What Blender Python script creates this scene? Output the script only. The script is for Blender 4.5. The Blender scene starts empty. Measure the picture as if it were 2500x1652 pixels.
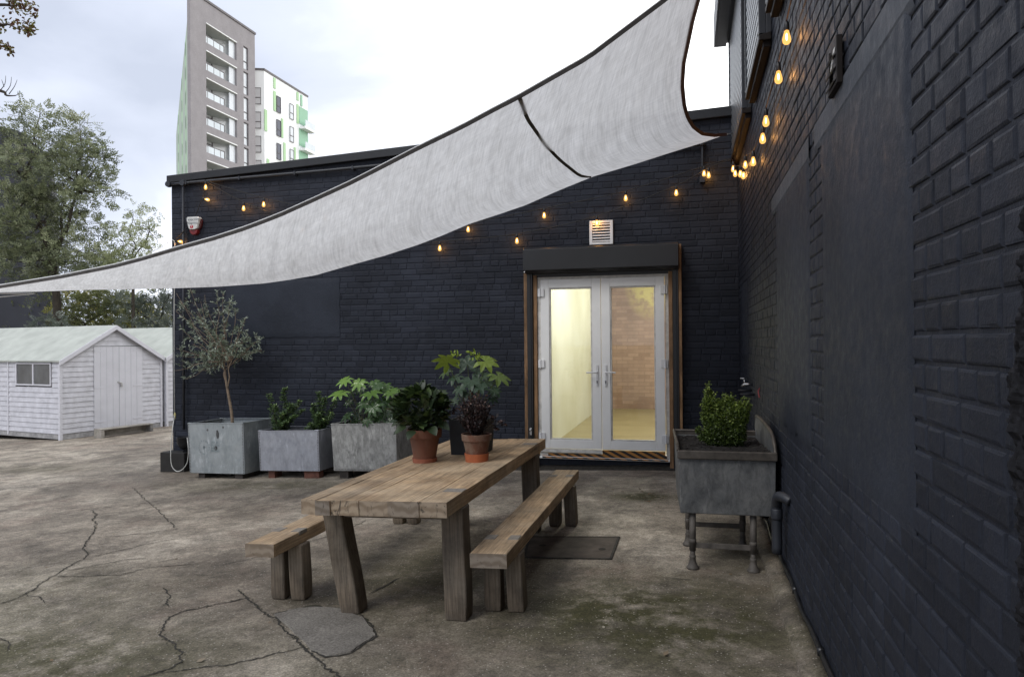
import bpy, math, random
import numpy as np
from mathutils import Euler, Vector, Matrix, noise as mnoise
R = math.radians
rng = random.Random(7)
nrg = np.random.default_rng(7)
S = bpy.context.scene
COL = S.collection

# ------------------------------------------------------------------ camera
F, TH, PT, RO, H = 1747.85, .2428, -.0054, .0085, 1.516
def ray(x, y):                      # direction through a pixel of the 2500 x 1652 photograph, unit depth
    u0, v0 = (x-1250)/F, (y-826)/F
    c, s = math.cos(RO), math.sin(RO)
    u, v = u0*c-v0*s, u0*s+v0*c
    cp, sp = math.cos(PT), math.sin(PT)
    yc, zc = v*cp+sp, -v*sp+cp
    return Vector((u*math.cos(TH)-zc*math.sin(TH), u*math.sin(TH)+zc*math.cos(TH), -yc))
EYE = Vector((0, 0, H))
def onY(x, y, Y): r = ray(x, y); return EYE+r*(Y/r.y)
def onX(x, y, X): r = ray(x, y); return EYE+r*(X/r.x)
def onZ(x, y, Z): r = ray(x, y); return EYE+r*((Z-H)/r.z)
def atD(x, y, d): return EYE+ray(x, y)*d
SL = .036
def gz(X): 
    t = -X-.2
    return -SL*max(0, t) if t < 22 else -SL*22
def onG(x, y):
    z = 0
    for _ in range(30):
        p = onZ(x, y, z); z = .5*z+.5*gz(p.x)
    return p
WX, WY = .576, 8.7165               # the plane of the right-hand wall and of the back wall

cam = bpy.data.cameras.new('camera'); cam.sensor_width = 36; cam.lens = F/2500*36
cam.clip_start = .05; cam.clip_end = 2000
co = bpy.data.objects.new('camera', cam); COL.objects.link(co)
fw = ray(1250, 826).normalized(); rt = (ray(1251, 826)-ray(1250, 826)).normalized(); up = rt.cross(fw)
M = Matrix((rt, up, -fw)).transposed().to_4x4(); M.translation = EYE; co.matrix_world = M
S.camera = co

# ------------------------------------------------------------------ world: overcast, brighter to the right
W = bpy.data.worlds.new("World"); S.world = W; W.use_nodes = True
nt = W.node_tree; nt.nodes.clear(); L = nt.links.new
def N(tree, t, **k):
    n = tree.nodes.new(t)
    for a, b in k.items(): setattr(n, a, b)
    return n
out = N(nt, 'ShaderNodeOutputWorld'); bg = N(nt, 'ShaderNodeBackground'); bg.inputs[1].default_value = .1
sky = N(nt, 'ShaderNodeTexSky'); sky.sky_type = 'NISHITA'; sky.sun_disc = False
sky.sun_elevation = R(48); sky.sun_rotation = R(215)
tc = N(nt, 'ShaderNodeTexCoord'); mp = N(nt, 'ShaderNodeMapping'); mp.inputs['Scale'].default_value = (1, 1, 2.6)
mp.inputs['Location'].default_value = (.35, .1, .25)
L(tc.outputs['Generated'], mp.inputs[0])
n1 = N(nt, 'ShaderNodeTexNoise'); n1.inputs['Scale'].default_value = 1.9; n1.inputs['Detail'].default_value = 7
n1.inputs['Roughness'].default_value = .5; n1.inputs['Distortion'].default_value = .3
L(mp.outputs[0], n1.inputs['Vector'])
dt = N(nt, 'ShaderNodeVectorMath', operation='DOT_PRODUCT'); dt.inputs[1].default_value = (.88, .30, -.42)
L(tc.outputs['Generated'], dt.inputs[0])
ma = N(nt, 'ShaderNodeMath', operation='MULTIPLY_ADD'); ma.inputs[1].default_value = 1.0; ma.inputs[2].default_value = .62
L(dt.outputs['Value'], ma.inputs[0])
mb = N(nt, 'ShaderNodeMath', operation='MULTIPLY_ADD'); mb.inputs[1].default_value = 1.15
L(n1.outputs[0], mb.inputs[0]); 
mc = N(nt, 'ShaderNodeMath', operation='SUBTRACT'); mc.inputs[1].default_value = .56
L(ma.outputs[0], mc.inputs[0]); L(mc.outputs[0], mb.inputs[2])
cr = N(nt, 'ShaderNodeValToRGB'); e = cr.color_ramp.elements
e[0].position = .08; e[0].color = (.032, .035, .042, 1); e[1].position = .74; e[1].color = (.101, .1015, .102, 1)
m_ = e.new(.30); m_.color = (.042, .045, .0525, 1); m_ = e.new(.46); m_.color = (.064, .0665, .073, 1)
L(mb.outputs[0], cr.inputs[0])
sc_ = N(nt, 'ShaderNodeVectorMath', operation='SCALE'); sc_.inputs['Scale'].default_value = 150.
L(cr.outputs[0], sc_.inputs[0])
mx = N(nt, 'ShaderNodeMix', data_type='RGBA'); mx.inputs[0].default_value = .97
L(sky.outputs[0], mx.inputs[6]); L(sc_.outputs[0], mx.inputs[7])
L(mx.outputs[2], bg.inputs[0]); L(bg.outputs[0], out.inputs[0])
sun = bpy.data.lights.new('sun', 'SUN'); sun.energy = 1.0; sun.angle = R(25); sun.color = (1, .97, .92)
so = bpy.data.objects.new('sun', sun); COL.objects.link(so)
so.rotation_euler = (R(42), 0, R(-35))
S.view_settings.view_transform = 'Standard'; S.view_settings.look = 'None'
S.view_settings.exposure = .5; S.view_settings.gamma = 1
S.cycles.max_bounces = 8; S.cycles.transparent_max_bounces = 16; S.cycles.sample_clamp_indirect = 6
S.cycles.caustics_reflective = False; S.cycles.caustics_refractive = False

# ------------------------------------------------------------------ materials
def lin(c):
    return tuple((v/255/12.92 if v/255 <= .04045 else ((v/255+.055)/1.055)**2.4) for v in c)
class Mat:
    """small wrapper round a principled material"""
    def __init__(s, name, col, rough=.6, metal=0, spec=.5, coord='Object'):
        s.m = bpy.data.materials.new(name); s.m.use_nodes = True
        s.t = s.m.node_tree; s.b = s.t.nodes['Principled BSDF']; s.L = s.t.links.new
        s.b.inputs['Base Color'].default_value = (*col, 1); s.b.inputs['Roughness'].default_value = rough
        s.b.inputs['Metallic'].default_value = metal; s.b.inputs['Specular IOR Level'].default_value = spec
        s.tc = N(s.t, 'ShaderNodeTexCoord'); s.co = s.tc.outputs[coord]; s.col = None; s.bump_n = None; s.base = col
    def noise(s, scale, detail=5, rough=.6, stretch=(1, 1, 1), dist=0, off=(0, 0, 0)):
        mp = N(s.t, 'ShaderNodeMapping'); mp.inputs['Scale'].default_value = stretch; mp.inputs['Location'].default_value = off
        s.L(s.co, mp.inputs[0])
        n = N(s.t, 'ShaderNodeTexNoise'); n.inputs['Scale'].default_value = scale; n.inputs['Detail'].default_value = detail
        n.inputs['Roughness'].default_value = rough; n.inputs['Distortion'].default_value = dist
        s.L(mp.outputs[0], n.inputs['Vector']); return n.outputs[0]
    def ramp(s, val, stops):
        r = N(s.t, 'ShaderNodeValToRGB'); el = r.color_ramp.elements
        for i, (p, c) in enumerate(stops):
            c = (c, c, c) if isinstance(c, (int, float)) else c
            x = el[i] if i < 2 else el.new(p)
            x.position = p; x.color = (*c, 1)
        s.L(val, r.inputs[0]); return r.outputs[0]
    def attr(s, name='rnd'):
        a = N(s.t, 'ShaderNodeAttribute'); a.attribute_name = name; return a.outputs['Fac']
    def mix(s, fac, a, b, mode='MIX'):
        m = N(s.t, 'ShaderNodeMix', data_type='RGBA'); m.blend_type = mode
        for sock, v in ((m.inputs[0], fac), (m.inputs[6], a), (m.inputs[7], b)):
            if isinstance(v, (int, float)): sock.default_value = v if sock.type == 'VALUE' else (v, v, v, 1)
            elif isinstance(v, tuple): sock.default_value = (*v, 1)
            else: s.L(v, sock)
        return m.outputs[2]
    def math(s, op, a, b=0.):
        m = N(s.t, 'ShaderNodeMath', operation=op)
        for k, v in enumerate((a, b)):
            if isinstance(v, (int, float)): m.inputs[k].default_value = v
            else: s.L(v, m.inputs[k])
        return m.outputs[0]
    def color(s, sock): s.L(sock, s.b.inputs['Base Color']); s.col = sock; return s
    def roughness(s, sock): s.L(sock, s.b.inputs['Roughness']); return s
    def bump(s, h, strength=.3, dist=.01):
        b = N(s.t, 'ShaderNodeBump'); b.inputs['Strength'].default_value = strength; b.inputs['Distance'].default_value = dist
        s.L(h, b.inputs['Height'])
        if s.bump_n: s.L(s.bump_n, b.inputs['Normal'])
        s.bump_n = b.outputs[0]; s.L(s.bump_n, s.b.inputs['Normal']); return s
    def translucent(s, fac, tint=1.0):
        o = s.t.nodes['Material Output']; tr = N(s.t, 'ShaderNodeBsdfTranslucent'); mxs = N(s.t, 'ShaderNodeMixShader')
        mxs.inputs[0].default_value = fac
        if s.col: s.L(s.col, tr.inputs[0])
        else: tr.inputs[0].default_value = (*s.base, 1)
        s.L(s.b.outputs[0], mxs.inputs[1]); s.L(tr.outputs[0], mxs.inputs[2]); s.L(mxs.outputs[0], o.inputs[0]); s.mx = mxs
        return s

def simple(name, col, rough=.6, var=.25, scale=8, metal=0, bump=.15, bscale=60, spec=.5):
    m = Mat(name, col, rough, metal, spec)
    v = m.ramp(m.noise(scale, 6), [(.3, tuple(c*(1-var) for c in col)), (.7, tuple(min(1, c*(1+var)) for c in col))])
    m.color(v)
    if bump: m.bump(m.noise(bscale, 4), bump, .004)
    return m.m

def leaf(name, stops, rough=.42, tr=.3, spec=.5):
    m = Mat(name, stops[0][1], rough, 0, spec)
    m.color(m.ramp(m.attr(), stops)); m.translucent(tr); return m.m

# painted black-blue masonry
def painted(name, col, rough=.55, dirt=.35):
    m = Mat(name, col, rough, 0, .16)
    a = m.attr()
    c1 = m.ramp(a, [(0., tuple(c*.82 for c in col)), (1., tuple(c*1.2 for c in col))])
    big = m.ramp(m.noise(1.3, 6, .6, off=(3, 1, 2)), [(.35, .78), (.68, 1.22)])
    c2 = m.mix(1., c1, big, 'MULTIPLY')
    st = m.noise(7, 6, .65, stretch=(1, 1, .4))
    c2 = m.mix(m.ramp(st, [(.58, 0.), (.8, dirt)]), c2, tuple(c*1.7+.004 for c in col))
    chips = m.noise(38, 3, .7, off=(5, 5, 5))
    c2 = m.mix(m.ramp(chips, [(.765, 0.), (.79, .55)]), c2, (.32, .31, .29))
    m.color(c2)
    m.roughness(m.ramp(m.noise(14, 4), [(.3, rough-.12), (.7, rough+.15)]))
    m.bump(m.noise(26, 6, .65), .7, .006); m.bump(m.noise(170, 3, .6), .5, .0025)
    return m.m
M_PAINT = painted('painted_brick', (.0215, .0248, .0345))
M_PAINT2 = painted('painted_render', (.0265, .031, .042), .55, .3)
M_LINTEL = painted('painted_lintel', (.066, .072, .084), .65, .4)
M_SLATE = simple('dark_trim', (.010, .011, .0135), .45, .3, 6)
M_TRIMGREY = simple('grey_painted_trim', (.022, .0245, .031), .45, .3, 6)
M_BROWN = simple('dark_brown_sill', (.013, .010, .009), .6, .35, 9, spec=.2)
M_SHUT = simple('shutter_slats', (.20, .22, .235), .4, .15, 5, .3)

def concrete():
    m = Mat('yard_concrete', (.2, .19, .17), .85, 0, .22)
    big = m.noise(.55, 7, .62, dist=.6, off=(7, 2, 0))
    c = m.ramp(big, [(.30, (.17, .142, .112)), (.5, (.295, .256, .206)), (.68, (.45, .40, .33))])
    mid = m.ramp(m.noise(3.1, 8, .7, off=(1, 9, 0)), [(.32, .55), (.66, 1.3)])
    c = m.mix(1., c, mid, 'MULTIPLY')
    c = m.mix(m.ramp(m.noise(1.3, 6, .7, off=(21, 4, 0)), [(.53, 0.), (.68, .6)]), c, (.19, .14, .112))
    # green algae, and painted shade in the foreground and under the table (object coordinates of the ground)
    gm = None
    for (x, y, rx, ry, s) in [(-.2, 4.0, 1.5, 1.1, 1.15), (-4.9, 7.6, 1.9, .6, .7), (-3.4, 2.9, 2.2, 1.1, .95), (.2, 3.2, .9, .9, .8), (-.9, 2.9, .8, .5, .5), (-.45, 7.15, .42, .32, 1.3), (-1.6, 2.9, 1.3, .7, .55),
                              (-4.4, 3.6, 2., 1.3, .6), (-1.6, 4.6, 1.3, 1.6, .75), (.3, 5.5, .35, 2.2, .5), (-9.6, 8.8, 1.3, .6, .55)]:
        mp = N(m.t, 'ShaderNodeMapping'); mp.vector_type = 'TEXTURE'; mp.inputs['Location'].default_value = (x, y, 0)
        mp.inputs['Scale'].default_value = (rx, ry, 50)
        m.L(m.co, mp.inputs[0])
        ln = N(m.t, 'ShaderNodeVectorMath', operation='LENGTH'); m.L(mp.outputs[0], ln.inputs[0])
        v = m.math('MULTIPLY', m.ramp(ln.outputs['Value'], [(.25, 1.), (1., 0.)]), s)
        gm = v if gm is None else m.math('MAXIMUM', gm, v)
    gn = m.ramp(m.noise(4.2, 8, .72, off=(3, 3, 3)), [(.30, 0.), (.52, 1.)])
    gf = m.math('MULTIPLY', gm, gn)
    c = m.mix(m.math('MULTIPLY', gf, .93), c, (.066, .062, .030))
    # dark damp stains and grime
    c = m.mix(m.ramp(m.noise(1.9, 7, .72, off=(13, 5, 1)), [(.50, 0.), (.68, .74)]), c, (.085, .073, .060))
    c = m.mix(m.ramp(m.noise(6.3, 5, .6, off=(2, 15, 1)), [(.70, 0.), (.78, .5)]), c, (.27, .15, .07))
    c = m.mix(1., c, m.ramp(m.noise(17, 7, .8, off=(8, 1, 3)), [(.34, .68), (.64, 1.3)]), 'MULTIPLY')
    fn = m.noise(85, 5, .8)
    c = m.mix(1., c, m.ramp(fn, [(.34, .5), (.66, 1.5)]), 'MULTIPLY')
    vo = N(m.t, 'ShaderNodeTexVoronoi'); vo.inputs['Scale'].default_value = 48; m.L(m.co, vo.inputs['Vector'])
    peb = m.ramp(vo.outputs['Distance'], [(.12, 1.), (.24, 0.)])
    vo_c = m.ramp(vo.outputs['Color'], [(.5, 0.), (.7, .85)])
    c = m.mix(m.math('MULTIPLY', peb, vo_c), c, (.5, .46, .40))
    m.color(c)
    m.roughness(m.ramp(big, [(.3, .62), (.7, .92)]))
    m.bump(m.noise(2.2, 6, .6), .5, .05); m.bump(fn, .6, .008); m.bump(peb, .3, .004)
    return m.m
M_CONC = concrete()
def patchc():
    m = Mat('patch_cement', (.2, .19, .18), .85)
    c = m.ramp(m.noise(4, 7, .7), [(.3, (.13, .117, .10)), (.7, (.24, .22, .19))])
    c = m.mix(1., c, m.ramp(m.noise(85, 4, .8), [(.34, .5), (.66, 1.45)]), 'MULTIPLY')
    m.color(c); m.bump(m.noise(60, 6, .7), .5, .006); return m.m
M_PATCH = patchc()
M_CRACK = simple('crack_dirt', (.035, .031, .025), .95, .5, 20, bump=.5)
M_MOSS = simple('crack_moss', (.042, .040, .022), .95, .5, 30, bump=.8)

def wood(name, axis, base, dark, grey):
    m = Mat(name, base, .75, 0, .25)
    st = {'x': (.07, 1, 1), 'y': (1, .07, 1), 'z': (1, 1, .07)}[axis]
    st2 = {'x': (.02, 1, 1), 'y': (1, .02, 1), 'z': (1, 1, .02)}[axis]
    g = m.noise(34, 8, .65, st, .7); g2 = m.noise(150, 5, .6, st2); g3 = m.noise(2.6, 5, .6, off=(4, 7, 1))
    c = m.ramp(g, [(.28, dark), (.5, base), (.72, tuple(min(1, v*1.25) for v in base))])
    c = m.mix(m.ramp(g3, [(.38, 0.), (.66, .8)]), c, grey)
    c = m.mix(1., c, m.ramp(m.attr(), [(0., (.74, .74, .76)), (1., (1.2, 1.16, 1.1))]), 'MULTIPLY')
    c = m.mix(1., c, m.ramp(g2, [(.32, .62), (.6, 1.1)]), 'MULTIPLY')
    c = m.mix(1., c, m.ramp(m.noise(4.5, 6, .7, off=(1, 2, 6)), [(.34, .66), (.64, 1.18)]), 'MULTIPLY')
    c = m.mix(m.ramp(m.noise(11, 6, .75, st, 1.8, (9, 1, 4)), [(.60, 0.), (.69, .85)]), c, tuple(v*.28 for v in dark))
    m.color(c); m.bump(g, .5, .004); m.bump(g2, .35, .002); return m.m
WB, WD, WG = (.44, .315, .195), (.24, .16, .095), (.43, .345, .245)
M_WY = wood('weathered_oak_long', 'y', WB, WD, WG)
LB, LD, LG = (.20, .158, .115), (.105, .08, .058), (.20, .175, .14)
M_WZ = wood('weathered_oak_upright', 'z', LB, LD, LG)
M_WX = wood('weathered_oak_cross', 'x', LB, LD, LG)
def endgrain():
    m = Mat('oak_end_grain', WG, .8)
    w = N(m.t, 'ShaderNodeTexWave'); w.wave_type = 'RINGS'; w.inputs['Scale'].default_value = 6; w.inputs['Distortion'].default_value = 11
    w.inputs['Detail'].default_value = 3; m.L(m.co, w.inputs[0])
    c = m.ramp(w.outputs['Fac'], [(.1, (.20, .16, .12)), (.9, (.29, .245, .195))])
    c = m.mix(1., c, m.ramp(m.attr(), [(0., (.68, .7, .74)), (1., (1.3, 1.2, 1.05))]), 'MULTIPLY')
    c = m.mix(m.ramp(m.noise(13, 5, .7, (1, 1, .4), 2.5), [(.56, 0.), (.66, .85)]), c, (.035, .028, .022))
    m.color(c); m.bump(m.noise(60, 5), .4, .003); return m.m
M_END = endgrain()
M_TIMBER = wood('new_timber', 'z', (.30, .18, .095), (.2, .11, .055), (.27, .17, .1))

def galv(name, c0, c1, streak=.5, rough=.42, metal=.55):
    m = Mat(name, c0, rough, metal)
    v = m.ramp(m.noise(5.5, 8, .68, dist=.4), [(.3, c0), (.7, c1)])
    s = m.ramp(m.noise(17, 8, .75, (1, 1, .45), .5), [(.42, .0), (.7, streak)])
    v = m.mix(s, v, tuple(x*.38 for x in c0))
    v = m.mix(m.ramp(m.noise(11, 6, .7, (1, 1, .4), off=(3, 8, 2)), [(.56, 0.), (.72, .75)]), v, tuple(min(1, x*1.5) for x in c1))
    m.color(v); m.roughness(m.ramp(m.noise(9, 5), [(.3, rough-.06), (.7, rough+.2)]))
    m.bump(m.noise(7, 3), .22, .01); m.bump(m.noise(120, 4), .2, .002); return m.m
M_GALV = galv('galvanised_bluish', (.30, .335, .345), (.43, .46, .47), .3)
M_GALV2 = galv('galvanised_bright', (.33, .345, .385), (.45, .465, .505), .4)
M_GALV3 = galv('galvanised_streaked', (.30, .30, .285), (.45, .45, .43), .9, .5, .3)
M_SINK = galv('dull_zinc', (.095, .10, .105), (.20, .20, .195), .8, .5, .3)
M_SINKR = simple('worn_sink_rim', (.075, .065, .055), .5, .5, 14, .35)
M_RIV = simple('rivet_steel', (.085, .075, .072), .6, .3, 20, 0)
M_SOIL = simple('potting_soil', (.009, .007, .006), 1., .6, 40, bump=1.)
M_BRK = simple('loose_brick', (.13, .055, .038), .9, .4, 12, bump=.5)
M_BRKD = simple('dark_block', (.04, .034, .03), .9, .4, 12, bump=.5)

M_PVC = simple('white_upvc', (.86, .86, .84), .3, .05, 3, bump=0)
M_PVCD = simple('grubby_upvc', (.60, .585, .55), .5, .25, 14, bump=.1)
M_BLACK = simple('black_powder_coat', (.012, .0125, .014), .38, .15, 4, bump=.03)
M_CHROME = simple('bright_metal', (.55, .55, .55), .25, .1, 5, 1., bump=0)
M_WHITE = simple('white_enamel', (.72, .72, .72), .4, .08, 5, bump=0)
M_GLASSD = simple('dusty_dark_glass', (.10, .105, .11), .12, .3, 2, bump=0, spec=.8)
def glass():
    m = bpy.data.materials.new('clear_glass'); m.use_nodes = True; t = m.node_tree; t.nodes.clear()
    o = N(t, 'ShaderNodeOutputMaterial'); tr = N(t, 'ShaderNodeBsdfTransparent'); gl = N(t, 'ShaderNodeBsdfGlossy')
    gl.inputs['Roughness'].default_value = .02; tr.inputs[0].default_value = (.93, .95, .93, 1)
    fr = N(t, 'ShaderNodeFresnel'); fr.inputs[0].default_value = 1.5; ms = N(t, 'ShaderNodeMixShader')
    t.links.new(fr.outputs[0], ms.inputs[0]); t.links.new(tr.outputs[0], ms.inputs[1]); t.links.new(gl.outputs[0], ms.inputs[2])
    t.links.new(ms.outputs[0], o.inputs[0]); return m
M_GLASS = glass()
def emit(name, col, st, tr=0.):
    m = bpy.data.materials.new(name); m.use_nodes = True; t = m.node_tree; t.nodes.clear()
    o = N(t, 'ShaderNodeOutputMaterial'); em = N(t, 'ShaderNodeEmission'); em.inputs[0].default_value = (*col, 1); em.inputs[1].default_value = st
    if tr:
        ts = N(t, 'ShaderNodeBsdfTransparent'); ms = N(t, 'ShaderNodeMixShader'); ms.inputs[0].default_value = tr
        t.links.new(em.outputs[0], ms.inputs[1]); t.links.new(ts.outputs[0], ms.inputs[2]); t.links.new(ms.outputs[0], o.inputs[0])
    else: t.links.new(em.outputs[0], o.inputs[0])
    return m
M_FIL = emit('glowing_filament', (1, .58, .22), 40)
M_BULB = emit('warm_bulb_glass', (1, .50, .13), 1.15, .3)

# ------------------------------------------------------------------ mesh collector
class MB:
    def __init__(s): s.v = []; s.f = []; s.r = []; s.mi = []; s.uv = None
    def add(s, vs, fs, rnd=None, mi=0):
        b = len(s.v); s.v.extend([tuple(p) for p in vs]); r = rng.random() if rnd is None else rnd
        for f in fs: s.f.append([b+i for i in f]); s.r.append(r); s.mi.append(mi)
    def box(s, c, d, M=None, rnd=None, mi=0, taper=1., top=(0, 0)):
        hx, hy, hz = d[0]/2, d[1]/2, d[2]/2; vs = []
        for z in (-1, 1):
            k = taper if z > 0 else 1.; ox, oy = top if z > 0 else (0, 0)
            for x, y in ((-1, -1), (1, -1), (1, 1), (-1, 1)):
                p = Vector((x*hx*k+ox, y*hy*k+oy, z*hz))
                if M is not None: p = M @ p
                vs.append(p+Vector(c))
        s.add(vs, [(3, 2, 1, 0), (4, 5, 6, 7), (0, 1, 5, 4), (1, 2, 6, 5), (2, 3, 7, 6), (3, 0, 4, 7)], rnd, mi); return s
    def bb(s, a, b, **k):
        a, b = Vector(a), Vector(b); return s.box((a+b)/2, tuple(abs(x) for x in (b-a)), **k)
    def hexa(s, lo, hi, **k):       # two quads, same winding
        s.add(list(lo)+list(hi), [(3, 2, 1, 0), (4, 5, 6, 7), (0, 1, 5, 4), (1, 2, 6, 5), (2, 3, 7, 6), (3, 0, 4, 7)], **k); return s
    def quad(s, a, b, c, d, **k): s.add([a, b, c, d], [(0, 1, 2, 3)], **k); return s
    def tube(s, pts, r, n=8, rnd=None, mi=0, caps=True):
        pts = [Vector(p) for p in pts]; rs = r if isinstance(r, (list, tuple)) else [r]*len(pts)
        vs = []; fs = []; prev = None
        for i, p in enumerate(pts):
            d = (pts[min(i+1, len(pts)-1)]-pts[max(i-1, 0)]).normalized()
            a = prev if prev is not None else (Vector((0, 0, 1)) if abs(d.z) < .9 else Vector((1, 0, 0)))
            a = (a-d*a.dot(d)).normalized(); prev = a; b = d.cross(a)
            for k in range(n):
                t = 2*math.pi*k/n; vs.append(p+(a*math.cos(t)+b*math.sin(t))*rs[i])
        for i in range(len(pts)-1):
            for k in range(n):
                q = (k+1) % n; fs.append((i*n+k, i*n+q, (i+1)*n+q, (i+1)*n+k))
        if caps: fs.append(tuple(range(n))[::-1]); fs.append(tuple(range((len(pts)-1)*n, len(pts)*n)))
        s.add(vs, fs, rnd, mi); return s
    def lathe(s, prof, c=(0, 0, 0), n=28, rnd=None, mi=0, M=None, closed=False):
        vs = []; fs = []; c = Vector(c)
        for (r, z) in prof:
            for k in range(n):
                t = 2*math.pi*k/n; p = Vector((r*math.cos(t), r*math.sin(t), z))
                vs.append((M @ p if M is not None else p)+c)
        for i in range(len(prof)-1):
            for k in range(n):
                q = (k+1) % n; fs.append((i*n+k, i*n+q, (i+1)*n+q, (i+1)*n+k))
        if prof[0][0] > 1e-4: fs.append(tuple(range(n))[::-1])
        if prof[-1][0] > 1e-4: fs.append(tuple(range((len(prof)-1)*n, len(prof)*n)))
        s.add(vs, fs, rnd, mi); return s
    def prism(s, poly, a, b, rnd=None, mi=0):      # poly: list of points; extrude by vector b-a
        n = len(poly); a, b = Vector(a), Vector(b)
        vs = [Vector(p)+a for p in poly]+[Vector(p)+b for p in poly]
        fs = [tuple(range(n))[::-1], tuple(range(n, 2*n))]+[(i, (i+1) % n, n+(i+1) % n, n+i) for i in range(n)]
        s.add(vs, fs, rnd, mi); return s
    def leafq(s, p, d, up_, l, w, rnd=None, fold=.15, mi=0):
        d = d.normalized(); sd = d.cross(up_)
        if sd.length < 1e-4: sd = d.orthogonal()
        sd = sd.normalized(); n = sd.cross(d)
        s.add([p, p+d*l*.4+sd*w*.5-n*fold*w, p+d*l*.4+n*fold*w*.4, p+d*l*.4-sd*w*.5-n*fold*w, p+d*l*.75+sd*w*.34-n*fold*w*1.4, p+d*l*.75-sd*w*.34-n*fold*w*1.4, p+d*l-n*fold*w*1.5],
              [(0, 1, 2), (0, 2, 3), (1, 4, 2), (3, 2, 5), (4, 6, 2), (2, 6, 5)], rnd, mi); return s
    def leaf2(s, p, d, up_, l, w, rnd=None, mi=0):
        d = d.normalized(); sd = d.cross(up_)
        if sd.length < 1e-4: sd = d.orthogonal()
        sd = sd.normalized()
        s.add([p, p+d*l*.45+sd*w*.5, p+d*l, p+d*l*.45-sd*w*.5], [(0, 1, 2, 3)], rnd, mi); return s
    def build(s, name, mats, parent=None, bevel=0, smooth=False, seg=2, uvs=None):
        me = bpy.data.meshes.new(name); me.from_pydata(s.v, [], s.f); 
        if not isinstance(mats, (list, tuple)): mats = [mats]
        for m in mats: me.materials.append(m)
        at = me.attributes.new('rnd', 'FLOAT', 'FACE'); at.data.foreach_set('value', np.array(s.r, dtype=np.float32))
        me.polygons.foreach_set('material_index', np.array(s.mi, dtype=np.int32))
        if smooth: me.polygons.foreach_set('use_smooth', np.ones(len(s.f), dtype=bool))
        if uvs:
            ul = me.uv_layers.new(name='UVMap'); li = np.zeros(len(me.loops), dtype=np.int32); me.loops.foreach_get('vertex_index', li)
            ul.data.foreach_set('uv', np.array(uvs, dtype=np.float32)[li].ravel())
        me.update()
        o = bpy.data.objects.new(name, me); COL.objects.link(o)
        if parent: o.parent = parent
        if bevel:
            b = o.modifiers.new('bevel', 'BEVEL'); b.width = bevel; b.segments = seg; b.limit_method = 'ANGLE'; b.angle_limit = R(40)
        return o
def tag(o, label=None, cat=None, group=None, kind=None):
    if label: o['label'] = label
    if cat: o['category'] = cat
    if group: o['group'] = group
    if kind: o['kind'] = kind
    return o
def thing(name, loc, label, cat, rot=(0, 0, 0), group=None):
    o = bpy.data.objects.new(name, None); COL.objects.link(o); o.location = loc; o.rotation_euler = rot; o.empty_display_size = .1
    return tag(o, label, cat, group)
def text(name, body, size, M, mat, parent=None, ext=.001, align='CENTER', spacing=1.):
    c = bpy.data.curves.new(name, 'FONT'); c.body = body; c.size = size; c.extrude = ext; c.align_x = align; c.align_y = 'CENTER'; c.space_line = spacing
    t = bpy.data.objects.new('tmp', c); COL.objects.link(t)
    dg = bpy.context.evaluated_depsgraph_get(); me = bpy.data.meshes.new_from_object(t.evaluated_get(dg)); me.name = name
    bpy.data.objects.remove(t); me.materials.clear(); me.materials.append(mat); me.transform(M)
    o = bpy.data.objects.new(name, me); COL.objects.link(o)
    if parent: o.parent = parent
    return o
TILT = (0, -math.atan(SL), 0)
V = Vector

# ------------------------------------------------------------------ ground
g = MB(); xs = sorted(set([-400, -120, -60, -40, -30]+[i*.5 for i in range(-50, 4)]+[1, 3, 8, 30, 120, 400])); ys = sorted(set([-400, -60, -10, -2]+[i*.75 for i in range(0, 40)]+[45, 80, 200, 600]))
vi = {}
for i, x in enumerate(xs):
    for j, y in enumerate(ys):
        vi[i, j] = len(g.v); z = gz(x)
        if -26 < x < .5 and 0 < y < 30: z += .006*mnoise.noise(V((x*.8, y*.8, 0)))
        g.v.append((x, y, z))
for i in range(len(xs)-1):
    for j in range(len(ys)-1): g.f.append([vi[i, j], vi[i+1, j], vi[i+1, j+1], vi[i, j+1]]); g.r.append(.5); g.mi.append(0)
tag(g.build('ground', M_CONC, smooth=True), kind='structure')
def gp(x, y, dz=0): p = onG(x, y); return V((p.x, p.y, gz(p.x)+.006*mnoise.noise(V((p.x*.8, p.y*.8, 0)))*(-26 < p.x < .5)+dz))
def gxy(X, Y, dz=0): return V((X, Y, gz(X)+.006*mnoise.noise(V((X*.8, Y*.8, 0)))+dz))

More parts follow.
